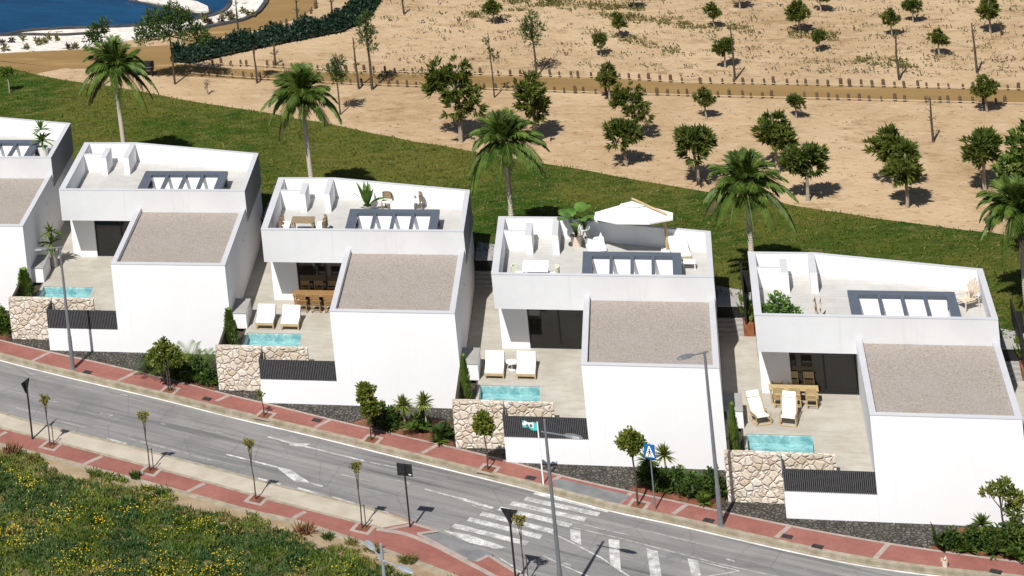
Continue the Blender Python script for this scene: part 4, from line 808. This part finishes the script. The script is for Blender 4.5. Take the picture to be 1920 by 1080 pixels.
# scrub on the sand: nobody could count it
r = random.Random(9); m_ = MB(); m2 = MB()
def blob(mm, p, s, n):
    for k in range(n):
        e = (rv(r) + Vector((0, 0, .8))).normalized(); mm.leaf(p + Vector((r.uniform(-1, 1) * s * 1.6, r.uniform(-1, 1) * s * .7, r.uniform(0, .4) * s)), e, e.cross(rv(r)).normalized(), s * r.uniform(.4, .9), s * .3)
for k in range(1700):
    u, v = r.uniform(420, 1960), r.uniform(-12, 145)
    if v < 60 - (u - 420) * .3 or (u < 720 and v < 120): continue
    blob(m_ if r.random() < .55 else m2, at(u, v, ZL), r.choice((.07, .1, .14, .2, .3)), 7)
for k in range(150): blob(m_ if r.random() < .5 else m2, at(r.uniform(700, 1900), r.uniform(195, 330), ZL), r.uniform(.06, .14), 5)
for (u0, v0, u1, v1, n) in ((880, 30, 1010, 14, 16), (960, 5, 1200, 16, 44), (1130, 30, 1290, 50, 24), (1600, 112, 1700, 128, 14), (1280, 48, 1400, 56, 14), (1480, 60, 1600, 76, 12), (1100, 60, 1270, 98, 14)):
    for k in range(n): t = r.random(); blob(m_, at(u0 + (u1 - u0) * t + r.gauss(0, 8), v0 + (v1 - v0) * t + r.gauss(0, 4), ZL), r.uniform(.16, .40), 26)
o = m_.build('scrub', 'scrub'); tag(o, 'patchy low green scrub scattered over the sand', 'scrub', None, 'stuff')
o = m2.build('scrub', 'bark_dark'); tag(o, 'dark dry twigs and tufts scattered over the sand', 'scrub', None, 'stuff')
# dark rocks and bushes on the white bank
for k in range(26):
    u = r.choice([r.uniform(0, 143), r.uniform(380, 495)]); 
    v = (70 + (1 - u / 143) * 2 + r.uniform(4, 24)) if u < 150 else r.uniform(20, 34) + (495 - u) * .13
    p = at(u, v, ZL); rr = random.Random(300 + k); mm = MB()
    for j in range(26): e = (rv(rr) + Vector((0, 0, .7))).normalized(); mm.leaf(rv(rr) * .12 + Vector((0, 0, .15)), e, e.cross(rv(rr)).normalized(), rr.uniform(.18, .42), .12)
    mm.build('bank_bush', 'scrub' if k % 3 else 'bark_dark', None, p, tag_=('small dry bush on the white bank of the lake', 'bush', 'dry bushes on the white bank'))

# ------------------------------------------------------------------ flowering bank in the foreground
from mathutils import noise as mnoise
ne = offset(nr, -.26); bx = [p for p in ne]
def edge_y(x):
    for a, b in zip(bx, bx[1:]):
        if a.x <= x <= b.x: return a.y + (b.y - a.y) * (x - a.x) / max(b.x - a.x, 1e-6)
    return bx[-1].y if x > bx[-1].x else bx[0].y
def gz(x, y): d = edge_y(x) - y; return .02 + min(1, d / 2.5) * (.22 + .22 * mnoise.noise((x * .35, y * .35, 3)) + .10 * mnoise.noise((x * 1.1, y * 1.1, 5)))
mb = MB(); xs = [-40 + k * .5 for k in range(84)]
cols = []
for x in xs:
    e = edge_y(x); ys = [e - t * t * 22 for t in [j / 34 for j in range(35)]]; cols.append([(x, y, gz(x, y) if j else -.16) for j, y in enumerate(ys)])
for a, b in zip(cols, cols[1:]):
    for j in range(34): mb.cur = 1 if j > 9 else 0; mb.poly([a[j + 1], b[j + 1], b[j], a[j]])
o = mb.build('bank_soil', ['earth', 'litter'], smooth=True); o['kind'] = 'structure'
r = random.Random(15); g1, g2, g3, fl = MB(), MB(), MB(), MB()
def tuft(mm, p, s, n, wd=.22):
    for k in range(n):
        a = r.uniform(0, 6.28); e = Vector((math.cos(a) * r.uniform(.2, 1), math.sin(a) * r.uniform(.2, 1), r.uniform(.35, 1))).normalized(); mm.leaf(p + Vector((r.uniform(-s, s) * .5, r.uniform(-s, s) * .5, 0)), e, e.cross(rv(r)).normalized(), s * r.uniform(.5, 1.1), s * wd * r.uniform(.7, 1.3))
N = 0
while N < 15000:
    x = r.uniform(-31, 1.5); d = (r.random() ** 1.15) * 13 + .1; y = edge_y(x) - d; p = Vector((x, y, gz(x, y)))
    nz = mnoise.noise((x * .45, y * .45, 0)) + .4 * mnoise.noise((x * 1.6, y * 1.6, 7)); n2 = mnoise.noise((x * .3 + 9, y * .3, 2)) + .35 * mnoise.noise((x * 1.3, y * 1.3, 4))
    if d < 1.3 + 1.1 * n2 and (nz < .1 or r.random() < .3): continue
    N += 1
    mm = g1 if nz > .05 else g2 if n2 > -.3 else g3
    if d < 2.2 and r.random() < .3: mm = g3
    tuft(mm, p, r.uniform(.16, .34), 11)
    if mnoise.noise((x * .5 + 30, y * .5, 1)) + .5 * mnoise.noise((x * 1.7, y * 1.7, 11)) > (.12 if d > 2.5 else .5):
        for k in range(r.choice((0, 0, 1, 1, 2))):
            q = p + Vector((r.uniform(-.25, .25), r.uniform(-.25, .25), r.uniform(.16, .34))); s = r.uniform(.016, .030); nrm = (Vector((0, -.5, 1)) + rv(r) * .5).normalized(); a = nrm.orthogonal().normalized(); b = nrm.cross(a)
            fl.poly([q + (a * math.cos(t) + b * math.sin(t)) * s for t in [j * 1.047 for j in range(6)]])
for mm, nm, mt, lab in ((g1, 'ground_cover', 'gc1', 'bright green ground cover on the flowering bank'), (g2, 'ground_cover', 'gc2', 'dark green ground cover on the flowering bank'), (g3, 'ground_cover', 'gc3', 'olive dry ground cover along the near pavement'), (fl, 'wildflowers', 'flower', 'yellow wildflowers scattered over the green bank')):
    o = mm.build(nm, mt); tag(o, lab, 'ground cover' if mm is not fl else 'flowers', None, 'stuff')
for k, (u, v, s, mt, lab) in enumerate([(22, 852, .55, 'dry', 'brown spiky bush at the left edge beside the red pavement'), (570, 1003, .55, 'dry', 'reddish spiky bush below the red pavement'), (255, 895, .42, 'shrubd', 'dark low bush on bare sand below the second sapling'), (300, 932, .35, 'shrubd', 'dark low bush on sand, middle of the bare patch'), (60, 868, .45, 'gc3', 'olive bush next to the brown spiky bush'), (700, 1034, .45, 'gc3', 'olive bush left of the pale lamp'), (765, 1055, .45, 'gc3', 'olive bush right of the pale lamp'), (660, 1022, .35, 'gc3', 'olive bush above the pale lamp'), (615, 1012, .35, 'shrubd', 'dark bush right of the reddish spiky bush')]):
    p = at(u, v); p.z = gz(p.x, p.y); root = empty('verge_bush', p, lab, 'bush', 'bushes along the near pavement'); mm = MB(); tuft(mm, Vector((0, 0, 0)), s, 130, .12); mm.build('leaves', mt, root)

# ------------------------------------------------------------------ street furniture
def lamp(name, base, H, az, lab, mat='lamp', arm=.55, over=0, r0=.085, double=False):
    root = empty(name, base, lab, 'street lamp', 'tall street lamps'); m_ = MB(); m_.tube([(0, 0, 0), (0, 0, 1.7)], [r0 * 1.25, r0 * 1.2], 12); m_.tube([(0, 0, 1.7), (0, 0, H + over)], [r0, r0 * .62], 12); m_.lathe([(.0, .02), (.16, .02), (.16, 0)], 12); m_.build('pole', mat, root, smooth=False)
    for az_ in ([az] if not double else [az, az + math.pi * .86]):
        d = Vector((math.cos(az_), math.sin(az_), 0)); s = Vector((-d.y, d.x, 0)); zt = H - .03
        a = MB(); a.tube([Vector((0, 0, zt)) - d * .18, Vector((0, 0, zt)), Vector((0, 0, zt + .02)) + d * arm], [.03, .035, .03], 7); a.build('arm', mat, root)
        h = MB(); L = .78; prof = [(0, .05, .04), (.12, .12, .07), (.40, .155, .085), (.66, .12, .06), (L, .04, .03)]; ring_ = []
        for t, wd, th in prof:
            c = Vector((0, 0, zt + .03)) + d * (arm + t); ring_.append([c + s * wd, c + s * wd * .6 + Vector((0, 0, th)), c - s * wd * .6 + Vector((0, 0, th)), c - s * wd, c - s * wd * .7 - Vector((0, 0, th * .5)), c + s * wd * .7 - Vector((0, 0, th * .5))])
        for q, w_ in zip(ring_, ring_[1:]):
            for j in range(6): h.poly([q[j], q[(j + 1) % 6], w_[(j + 1) % 6], w_[j]])
        h.poly(ring_[0][::-1]); h.poly(ring_[-1]); h.build('lamp_head', mat, root)
    return root
lamp('street_lamp', B(1352, 985), 7.5, R(215), 'tall grey street lamp standing before the rightmost villa')
lamp('street_lamp', B(137, 692), 6.3, R(200), 'tall grey street lamp crossing the fence of the second villa')
p = at(1056, 1142, RZ); lamp('street_lamp', (p.x, p.y, RZ), 7.35, R(-18), 'grey street lamp with a long flat head beside the zebra crossing', arm=.75, over=.5)
p = at(752, 1385, 0); lamp('street_lamp', (p.x, p.y, -.3), 7.2, R(-35), 'pale street lamp rising from the bottom edge over the flowering bank', 'lamp_pale', .7, .6, .09, True)
def sign(base, H, lab, build, rz=0, r0=.032, cat='road sign', mat='black'):
    root = empty('road_sign', base, lab, cat, 'road signs on poles', rz); m_ = MB(); m_.tube([(0, 0, 0), (0, 0, H)], r0, 8); m_.build('pole', mat, root); build(root, H); return root
def plate_tri(root, H):      # yield sign seen from behind
    m_ = MB(); pts = [(-.36, .04, H), (.36, .04, H), (.05, .04, H - .62), (-.05, .04, H - .62)]; q = [(a, .065, c) for a, _, c in pts]; m_.poly(pts); m_.poly(q[::-1])
    for j in range(4): m_.poly([pts[j], q[j], q[(j + 1) % 4], pts[(j + 1) % 4]])
    m_.box(-.3, .3, .02, .04, H - .12, H - .08); m_.build('plate', 'black', root)
def plate_rect(root, H):
    m_ = MB(); m_.box(-.33, .33, .035, .06, H - .56, H - .02); m_.box(-.28, .28, .02, .035, H - .16, H - .12); m_.box(-.28, .28, .02, .035, H - .44, H - .40); m_.build('plate', 'black', root); s = MB(); s.box(.16, .27, .030, .0345, H - .50, H - .44); s.build('sticker', 'sign_white', root)
def plate_ped(root, H):      # pedestrian crossing sign
    m_ = MB(); m_.box(-.26, .26, -.075, -.05, H - .68, H); po = m_.build('plate', 'blue', root, bevel=.01); po.scale = (.88, 1, .94); po.location = (0, 0, H * .06)
    y = -.079; t = MB(); t.poly([(-.215, y, H - .60), (.215, y, H - .60), (.03, y, H - .08), (-.03, y, H - .08)]); t.build('triangle', 'sign_white', po)
    g = MB(); y = -.083; c = (0, H - .24); g.poly([(c[0] + .04 * math.cos(a), y, c[1] + .04 * math.sin(a)) for a in [k * .628 for k in range(10)]])
    g.poly([(-.035, y, H - .29), (.035, y, H - .29), (.03, y, H - .42), (-.03, y, H - .42)]); g.poly([(-.03, y, H - .42), (.01, y, H - .42), (-.06, y, H - .555), (-.10, y, H - .555)]); g.poly([(-.01, y, H - .42), (.03, y, H - .42), (.11, y, H - .555), (.07, y, H - .555)]); g.poly([(.035, y, H - .30), (.035, y, H - .34), (.10, y, H - .41), (.11, y, H - .38)]); g.poly([(-.035, y, H - .30), (-.035, y, H - .34), (-.09, y, H - .42), (-.11, y, H - .39)])
    for k in range(4): g.poly([(-.17 + k * .09, y, H - .592), (-.12 + k * .09, y, H - .592), (-.12 + k * .09, y, H - .572), (-.17 + k * .09, y, H - .572)])
    g.build('pedestrian_symbol', 'black', po)
sign(B(61, 823), 2.85, 'dark sign turned edge-on at the left edge of the near pavement', plate_tri, R(70), .045)
sign(B(769, 988), 2.8, 'dark rectangular road sign seen from behind at the end of the parking strip', plate_rect, R(-8), .04)
p = at(967, 1086, 0); sign((p.x, p.y, 0), 2.95, 'inverted triangle road sign seen from behind beside the zebra crossing', plate_tri, R(-12), .045)
sign(B(1229, 955), 2.9, 'blue pedestrian crossing sign in front of the palms', plate_ped, R(-10), .032, mat='lamp')
# flag
root = empty('flagpole', B(1019, 908), 'white flagpole with a teal and white flag beside the crossing', 'flagpole'); m_ = MB(); m_.tube([(0, 0, 0), (0, 0, 2.82)], [.035, .025], 8); m_.build('pole', 'sign_white', root)
f = MB(); nx, nz_ = 8, 6
def fp(i, j): x = -.02 - .62 * i / nx; z = 2.76 - .36 * j / nz_ * (1 - .25 * i / nx) - .0 * i + .09 * i / nx; return (x, .05 * math.sin(i * 1.1 + j * .3), z)
for i in range(nx):
    for j in range(nz_):
        f.cur = 1 if (i < 2 or j >= 4 or i == nx - 1 and j < 2) else 0; f.poly([fp(i, j), fp(i + 1, j), fp(i + 1, j + 1), fp(i, j + 1)])
fo = f.build('flag', ['sign_white', 'teal'], root)
em = MB()
for cx, rr in ((-.28, .06), (-.44, .05)): em.poly([(cx + rr * math.cos(a), -.062, 2.68 + rr * math.sin(a)) for a in [k * .524 for k in range(12)]])
em.build('emblem', 'steel', fo)
# small pot on the pavement
root = empty('flower_pot', B(1772, 1062), 'small cream pot with pale blossoms on the red pavement', 'flower pot'); root.scale = (.75, .75, .75); m_ = MB(); m_.lathe([(0, 0), (.13, 0), (.17, .36), (.14, .36), (.13, .3), (0, .3)], 14); m_.build('pot', 'terracotta', root); r = random.Random(2); l_ = MB()
for k in range(40): e = (rv(r) + Vector((0, 0, .9))).normalized(); l_.leaf(Vector((0, 0, .34)) + rv(r) * .08, e, e.cross(rv(r)).normalized(), r.uniform(.10, .2), .07)
l_.build('blossoms', 'driftwood', root)
p = at(268, 142, ZL); root = empty('park_bench', p, 'long dark bench under the left palm beside the pale path', 'bench'); m_ = MB(); m_.box(-.75, .75, -.2, .2, .40, .46); m_.build('seat', 'black', root); m_ = MB(); m_.box(-.75, .75, .16, .22, .5, .9); m_.build('backrest', 'black', root)
for sx in (-.62, .62): m_ = MB(); m_.box(sx - .04, sx + .04, -.18, .2, 0, .5); m_.build('leg', 'black', root)

# ------------------------------------------------------------------ furniture on patios and terraces
def legs(root, pts, z0, z1, s, mat):
    for (x, y) in pts: m_ = MB(); m_.box(x - s, x + s, y - s, y + s, z0, z1); m_.build('leg', mat, root)
def make_lounger(wood='teak', low=.30, back=38, bl=.72, sl=1.05, wd=.74):
    root = empty('sun_lounger', (0, 0, 0), None, 'sun lounger', 'white cushioned sun loungers'); w2 = wd / 2
    f_ = MB(); f_.box(-w2, w2, 0, .06, low - .09, low); f_.box(-w2, -w2 + .05, .06, sl + .1, low - .09, low); f_.box(w2 - .05, w2, .06, sl + .1, low - .09, low); f_.box(-w2 + .05, w2 - .05, sl + .04, sl + .1, low - .09, low); f_.build('frame', wood, root)
    legs(root, ((-w2 + .035, .035), (w2 - .035, .035), (-w2 + .035, sl + .06), (w2 - .035, sl + .06)), 0, low - .09, .03, wood)
    c_ = MB(); c_.box(-w2 + .01, w2 - .01, .02, sl, low + .002, low + .13); c_.build('seat_cushion', 'cushion', root, bevel=.035)
    M = Matrix.Translation((0, sl - .02, low + .06)) @ Matrix.Rotation(R(back), 4, 'X'); b_ = MB(); b_.box(-w2 + .01, w2 - .01, 0, bl, -.02, .11, M); b_.build('back_cushion', 'cushion', root, bevel=.035)
    e_ = MB(); e_.box(-w2, w2, .0, bl + .02, -.075, -.025, M); e_.build('backrest_frame', wood, root); return root
lo0 = make_lounger(sl=.84, bl=.56, wd=.90, back=42)
p1 = at(497, 618, PZ); p2 = at(544, 620, PZ); lo0.location = p1; lo0['label'] = 'white cushioned lounger nearest the counter behind the dining-set villa\'s pool'
dup(lo0, p2, 0, 'white cushioned lounger in front of the brown patio dining chairs')
lo1 = make_lounger('teak', .24, 28, .72, .86, .88); p3 = at(927.5, 711, PZ); p4 = at(987, 712, PZ); lo1.location = p3; lo1['label'] = 'left white lounger of the pair on the parasol villa\'s patio'
dup(lo1, p4, 0, 'right white lounger of the pair on the parasol villa\'s patio')
def small_table(p, lab, mat='lime', s=.26, h=.4):
    root = empty('side_table', p, lab, 'side table'); m_ = MB(); m_.lathe([(0, h), (s, h), (s, h - .04), (0, h - .04)], 18); m_.build('top', mat, root); m_ = MB(); m_.tube([(0, 0, 0), (0, 0, h - .04)], .04, 8); m_.lathe([(0, .02), (.16, .02), (.16, 0)], 12); m_.build('base', mat, root); return root
p = at(960, 693, PZ); small_table(p, 'small pale side table between two white loungers', 'cushion')
def make_armchair():
    root = empty('armchair', (0, 0, 0), None, 'armchair', 'teak armchairs by the pool')
    for s_ in (-1, 1):
        x = .33 * s_; f_ = MB(); f_.tube([(x, .02, 0), (x, .0, .50), (x, .62, .44)], .028, 7); f_.tube([(x, .02, .02), (x, .80, .02)], .026, 7); f_.tube([(x, .45, .02), (x, .62, .44), (x, .92, .95)], .026, 7); f_.build('side_frame', 'teak', root)
    f_ = MB(); f_.tube([(-.33, .02, .03), (.33, .02, .03)], .024, 7); f_.build('foot_bar', 'teak', root); f_ = MB(); f_.tube([(-.33, .9, .9), (.33, .9, .9)], .024, 7); f_.build('top_bar', 'teak', root)
    M = Matrix.Translation((0, .05, .34)) @ Matrix.Rotation(R(-12), 4, 'X'); c_ = MB(); c_.box(-.29, .29, 0, .62, 0, .10, M); c_.build('seat_cushion', 'cushion', root, bevel=.03)
    M = Matrix.Translation((0, .58, .26)) @ Matrix.Rotation(R(58), 4, 'X'); c_ = MB(); c_.box(-.29, .29, 0, .70, 0, .09, M); c_.build('back_cushion', 'cushion', root, bevel=.03)
    c_ = MB(); c_.box(-.28, .28, .72, .98, .0, .11, M); c_.build('headrest', 'cushion', root, bevel=.03); return root
a0 = make_armchair(); a0.location = at(1433, 798, PZ); a0.rotation_euler = (0, 0, R(22)); a0['label'] = 'teak armchair with white cushions, nearer the white counter'
dup(a0, at(1478, 800, PZ), R(-10), 'teak armchair with white cushions in front of the dining chairs')
def make_chair(wood):
    root = empty('dining_chair', (0, 0, 0), None, 'dining chair'); legs(root, ((-.21, -.22), (.21, -.22), (-.21, .2), (.21, .2)), 0, .42, .024, wood)
    m_ = MB(); m_.box(-.23, .23, -.24, .24, .42, .47); m_.build('seat', wood, root)
    M = Matrix.Translation((0, -.23, .42)) @ Matrix.Rotation(R(9), 4, 'X'); m_ = MB(); m_.box(-.23, .23, -.02, .02, .32, .60, M); m_.box(-.23, -.185, -.025, .025, .05, .30, M); m_.box(.185, .23, -.025, .025, .05, .30, M)
    for k in range(4): m_.box(-.185, .185, -.014, .014, .07 + k * .05, .095 + k * .05, M)
    m_.build('backrest', wood, root)
    m_ = MB(); m_.box(-.186, .186, -.235, -.205, .16, .20); m_.build('stretcher', wood, root); return root
def make_table(L, D, H, wood, lab, loc, rz=0):
    root = empty('dining_table', loc, lab, 'dining table', None, rz); m_ = MB(); m_.box(-L / 2, L / 2, -D / 2, D / 2, H - .05, H)
    m_.build('tabletop', wood, root, bevel=.008); legs(root, [(sx * (L / 2 - .08), sy * (D / 2 - .08)) for sx in (-1, 1) for sy in (-1, 1)], 0, H - .05, .035, wood); return root
ch1, ch2 = make_chair('teak'), make_chair('teak_dark')
def place(o, first, loc, rz, lab, grp):
    c = o if first else dup(o)
    c.location = loc; c.rotation_euler = (0, 0, rz); c['label'] = lab; c['group'] = grp
b5 = at(1492, 767, PZ); c5 = Vector((b5.x, b5.y + .66, PZ)); make_table(2.10, .52, .68, 'teak', 'teak dining table outside the rightmost villa\'s glass door', c5)
for k in range(3):
    x = c5.x - .66 + k * .68; nm = ('left', 'middle', 'right')[k]
    place(ch1, k == 0, (x, c5.y - .42, PZ), 0, '%s one of the front row pale teak chairs at the rightmost patio table' % nm, 'pale teak chairs at the patio table')
    place(ch1, False, (x, c5.y + .55, PZ), math.pi, '%s one of the shaded rear row pale teak chairs at the rightmost patio table' % nm, 'pale teak chairs at the patio table')
b3 = at(592, 588, PZ); c3 = Vector((b3.x, b3.y + .78, PZ)); make_table(2.3, .7, .72, 'teak_dark', 'brown wooden dining table on the shaded edge of a patio', c3)
for k in range(3):
    x = c3.x - .66 + k * .68; nm = ('left', 'middle', 'right')[k]
    place(ch2, k == 0, (x, c3.y - .50, PZ), 0, '%s one of the front row brown chairs at the patio table' % nm, 'brown chairs at the patio table')
    place(ch2, False, (x, c3.y + .60, PZ), math.pi, '%s one of the rear row brown chairs at the patio table' % nm, 'brown chairs at the patio table')
# potted plants
def pot(loc, lab, seed, kind, rad, ph, s, mat='potwhite', leaf='bigleaf'):
    root = empty('potted_plant', loc, lab, 'potted plant', 'potted plants'); m_ = MB(); m_.lathe([(0, 0), (rad * .72, 0), (rad, ph), (rad * .85, ph), (rad * .83, ph - .06), (0, ph - .06)], 20); m_.build('pot', mat, root, smooth=False)
    r = random.Random(seed); l_ = MB(); st = MB()
    if kind == 'broad':
        for k in range(11):
            a = k * 2.4; el = r.uniform(.95, 1.45); hd = Vector((math.cos(a), math.sin(a), 0)); sd = Vector((-math.sin(a), math.cos(a), 0)); L = s * r.uniform(.75, 1.1); tip = hd * (L * .55 * math.cos(el)) + Vector((0, 0, ph + L * .55 * math.sin(el)))
            st.tube([(0, 0, ph - .08), tip * .5 + Vector((0, 0, ph * .5)), tip], .018, 5); pts = [tip + hd * (L * .6 * t * (.4 + .6 * math.cos(el))) + Vector((0, 0, L * .5 * t * math.sin(el) * .6 - .16 * L * t * t)) for t in (0, .2, .45, .7, .9, 1)]; l_.blade(pts, sd, [.02, .11 * s, .15 * s, .12 * s, .06 * s, .005])
    elif kind == 'strap': rosette(l_, r, (0, 0, ph - .05), 12, 1.05 * s, .10 * s, .75, 1.45, .75); st.tube([(0, 0, ph - .1), (0, 0, ph + .05)], .05, 6)
    else:
        st.tube([(0, 0, ph - .1), (.02, 0, ph + s * .45)], [.05, .03], 6); rosette(l_, r, (0, 0, ph + s * .2), 30, .62 * s, .07, .0, 1.1, .6); rosette(l_, r, (0.02, 0, ph + s * .62), 22, .52 * s, .06, .1, 1.4, .5)
    st.build('stems', 'shrubd', root); l_.build('leaves', leaf, root); return root
pot(at(82, 293, TZ), 'leafy palm in a pale pot on the leftmost roof terrace', 1, 'palm', .32, .55, 1.6)
pot(at(101, 500, PZ), 'dark bushy plant in a tall grey pot beside the leftmost lamp', 2, 'palm', .30, .95, 1.6, 'concrete', 'shrub')
pot(at(690, 396, TZ), 'broad strap-leaved plant on the dining-set villa\'s roof terrace', 3, 'strap', .25, .30, 1.5, 'concrete')
pot(at(1082, 461, TZ), 'big-leaved plant in a round clay pot on the parasol terrace', 4, 'broad', .30, .55, 2.0, 'terracotta')
pot(at(1098, 452, TZ), 'small plant in a white pot behind the clay pot', 5, 'broad', .26, .62, .7, 'potwhite', 'shrub')
pl = plant('leafy_plant', 'bush', at(1462, 606, TZ), 'dense leafy green plant in the corner of the rightmost roof terrace', 'plant', None, 77, 1.4, 'bigleaf'); pl.scale = (1.25, 1, 1)
# roof terrace furniture: dining-set villa
t3 = at(570, 440, TZ); make_table(1.15, .8, .74, 'walnut', 'square brown wooden table on a roof terrace', (t3.x, t3.y + .15, TZ))
def make_tub(mat):
    root = empty('tub_chair', (0, 0, 0), None, 'chair'); legs(root, ((-.2, -.2), (.2, -.2), (-.2, .2), (.2, .2)), 0, .40, .025, mat); m_ = MB(); m_.box(-.24, .24, -.24, .24, .40, .47); m_.build('seat', 'cushion', root, bevel=.02); m_ = MB(); n = 9
    for k in range(n):
        a0_, a1_ = [math.pi * (1.12 + .76 * q / n) for q in (k, k + 1)]
        for rr in (.30, .26): m_.poly([(rr * math.cos(a0_), rr * math.sin(a0_), .36), (rr * math.cos(a1_), rr * math.sin(a1_), .36), (rr * math.cos(a1_), rr * math.sin(a1_), .84), (rr * math.cos(a0_), rr * math.sin(a0_), .84)])
        m_.poly([(.30 * math.cos(a0_), .30 * math.sin(a0_), .84), (.30 * math.cos(a1_), .30 * math.sin(a1_), .84), (.26 * math.cos(a1_), .26 * math.sin(a1_), .84), (.26 * math.cos(a0_), .26 * math.sin(a0_), .84)])
    m_.build('backrest', mat, root); return root
tb = make_tub('walnut'); G3 = 'brown chairs on the dining-set roof terrace'
for k, (dx, dy, rz, lab) in enumerate([(-.92, .35, -90, 'brown curved chair at the left end of the roof table, rear one'), (-.92, -.15, -90, 'brown curved chair at the left end of the roof table, front one'), (.92, .35, 90, 'brown curved chair at the right end of the roof table, rear one'), (.92, -.15, 90, 'brown curved chair at the right end of the roof table, front one')]): place(tb, k == 0, (t3.x + dx, t3.y + dy, TZ), R(rz), lab, G3)
place(tb, False, at(727, 392, TZ), R(160), 'grey wicker chair behind the skylight beside the leafy roof plant', G3); place(tb, False, at(784, 392, TZ), R(95), 'grey wicker chair right of the white sofa on the roof', G3)
def sofa(loc, lab, W=1.3, rz=0):
    root = empty('sofa', loc, lab, 'sofa', None, rz); m_ = MB(); m_.box(-W / 2, W / 2, -.35, .35, .05, .40); m_.build('base', 'cushion', root, bevel=.03); m_ = MB(); m_.box(-W / 2, W / 2, .20, .38, .402, .78); m_.build('backrest', 'cushion', root, bevel=.03); return root
sofa(at(756, 392, TZ), 'white sofa against the rear parapet of the dining-set villa', 1.2)
# parasol terrace
t4 = at(1004, 498, TZ + .74); make_table(1.2, 1.25, .74, 'white_metal', 'white table on the roof terrace of the parasol villa', (t4.x, t4.y, TZ)); tl = make_tub('lime'); G4 = 'pale lime chairs beside the white roof table'
for k, (dx, dy, rz, lab) in enumerate([(-.82, -.25, -90, 'pale lime chair left of the white roof table'), (.82, -.25, 90, 'pale lime chair right of the white roof table')]): place(tl, k == 0, (t4.x + dx, t4.y + dy, TZ), R(rz), lab, G4)
bp0 = at(1252, 471, TZ); root = empty('cantilever_parasol', bp0, 'big white cantilever parasol with a wooden post on a roof terrace', 'parasol')
m_ = MB(); m_.box(-.3, .3, -.3, .3, 0, .08); m_.build('base_plate', 'white_metal', root)
topz = up(1262, 402, bp0.y).z - TZ; pt = Vector((0, 0, topz)); m_ = MB(); m_.tube([(0, 0, .08), pt + Vector((0, 0, .05))], [.075, .065], 10); m_.build('post', 'teak', root)
cw = up(1188, 404, bp0.y + .55); cc = cw - bp0; cc.z = cw.z - TZ; Rr = 1.98; n = 8
def rim(a, q, dz): x, y = Rr * q * math.cos(a), Rr * q * math.sin(a); return Vector((cc.x + x, cc.y + y * .97, cc.z + dz - .20 * y))
ap = Vector((cc.x, cc.y, cc.z + .66)); m_ = MB(); v_ = MB()
for k in range(n):
    a0_, a1_ = [2 * math.pi * (q + .5) / n for q in (k, k + 1)]
    m_.poly([rim(a0_, 1, 0), rim(a1_, 1, 0), rim(a1_, .25, .52), rim(a0_, .25, .52)]); m_.poly([rim(a0_, 1, -.08), rim(a1_, 1, -.08), rim(a1_, 1, 0), rim(a0_, 1, 0)])
    v_.poly([rim(a0_, .32, .53), rim(a1_, .32, .53), ap + Vector((0, 0, .06))])
co_ = m_.build('canopy', 'canopy', root); v_.build('vent', 'canopy', co_)
at_ = up(1187, 372, bp0.y + .55) - bp0; tip = Vector((cc.x, cc.y, at_.z + bp0.z - TZ))
m_ = MB(); m_.tube([pt + Vector((.1, .0, .0)), tip], .055, 8); m_.tube([pt + Vector((.1, .0, -.10)), tip + Vector((0, 0, -.15))], .02, 6); m_.build('arm', 'teak', root); m_ = MB(); m_.tube([ap + Vector((0, 0, -.1)), tip + Vector((0, 0, .08))], .045, 8); m_.build('hub', 'lamp', root)
sofa(at(1118, 468, TZ), 'white low seat in the sun at the left of the parasol', .9, R(12)).scale = (1, 1, .62)
lo2 = dup(lo1, at(1280, 492, TZ), R(8), 'white lounge chair under the right side of the parasol'); lo2['group'] = 'white seats on the parasol terrace'
m_ = MB(); p = at(1293, 503, TZ); root = empty('footstool', p, 'white low footstool beside the lounge chair on the parasol terrace', 'footstool'); m_.box(-.3, .3, -.22, .22, .28, .38); m_.build('cushion', 'cushion', root, bevel=.03); legs(root, ((-.25, -.17), (.25, -.17), (-.25, .17), (.25, .17)), 0, .28, .02, 'white_metal')
# rightmost roof terrace
p = at(1812, 577, TZ); root = empty('deck_chair', p, 'bleached wooden chair with a fanned slatted back on the rightmost roof terrace', 'chair', None, R(-55)); r = random.Random(5)
m_ = MB(); m_.box(-.3, .3, -.25, .35, .33, .38); m_.build('seat', 'driftwood', root); m_ = MB()
for k in range(7):
    a = R(-32 + k * 10.7); M = Matrix.Translation((0, .28, .36)) @ Matrix.Rotation(R(-20), 4, 'X') @ Matrix.Rotation(a, 4, 'Y'); m_.box(-.045, .045, -.015, .015, 0, .95 - abs(k - 3) * .10, M)
m_.build('backrest', 'driftwood', root)
for s_ in (-1, 1): m_ = MB(); m_.tube([(s_ * .34, -.35, 0), (s_ * .34, -.25, .55), (s_ * .34, .4, .5), (s_ * .34, .45, 0)], .03, 6); m_.build('leg', 'driftwood', root)
root = empty('folded_chair', at(1535, 598, TZ), 'narrow folded wooden chair standing at the stair wall', 'folding chair', None, R(80))
for k in range(2): m_ = MB(); M = Matrix.Translation((0, -.06 + k * .12, 0)) @ Matrix.Rotation(R(4 - 8 * k), 4, 'X'); m_.box(-.25, -.20, -.02, .02, 0, 1.0, M); m_.box(.20, .25, -.02, .02, 0, 1.0, M); m_.box(-.20, .20, -.02, .02, .85, .95, M); m_.box(-.20, .20, -.02, .02, .4, .5, M); m_.build('frame', 'driftwood', root)
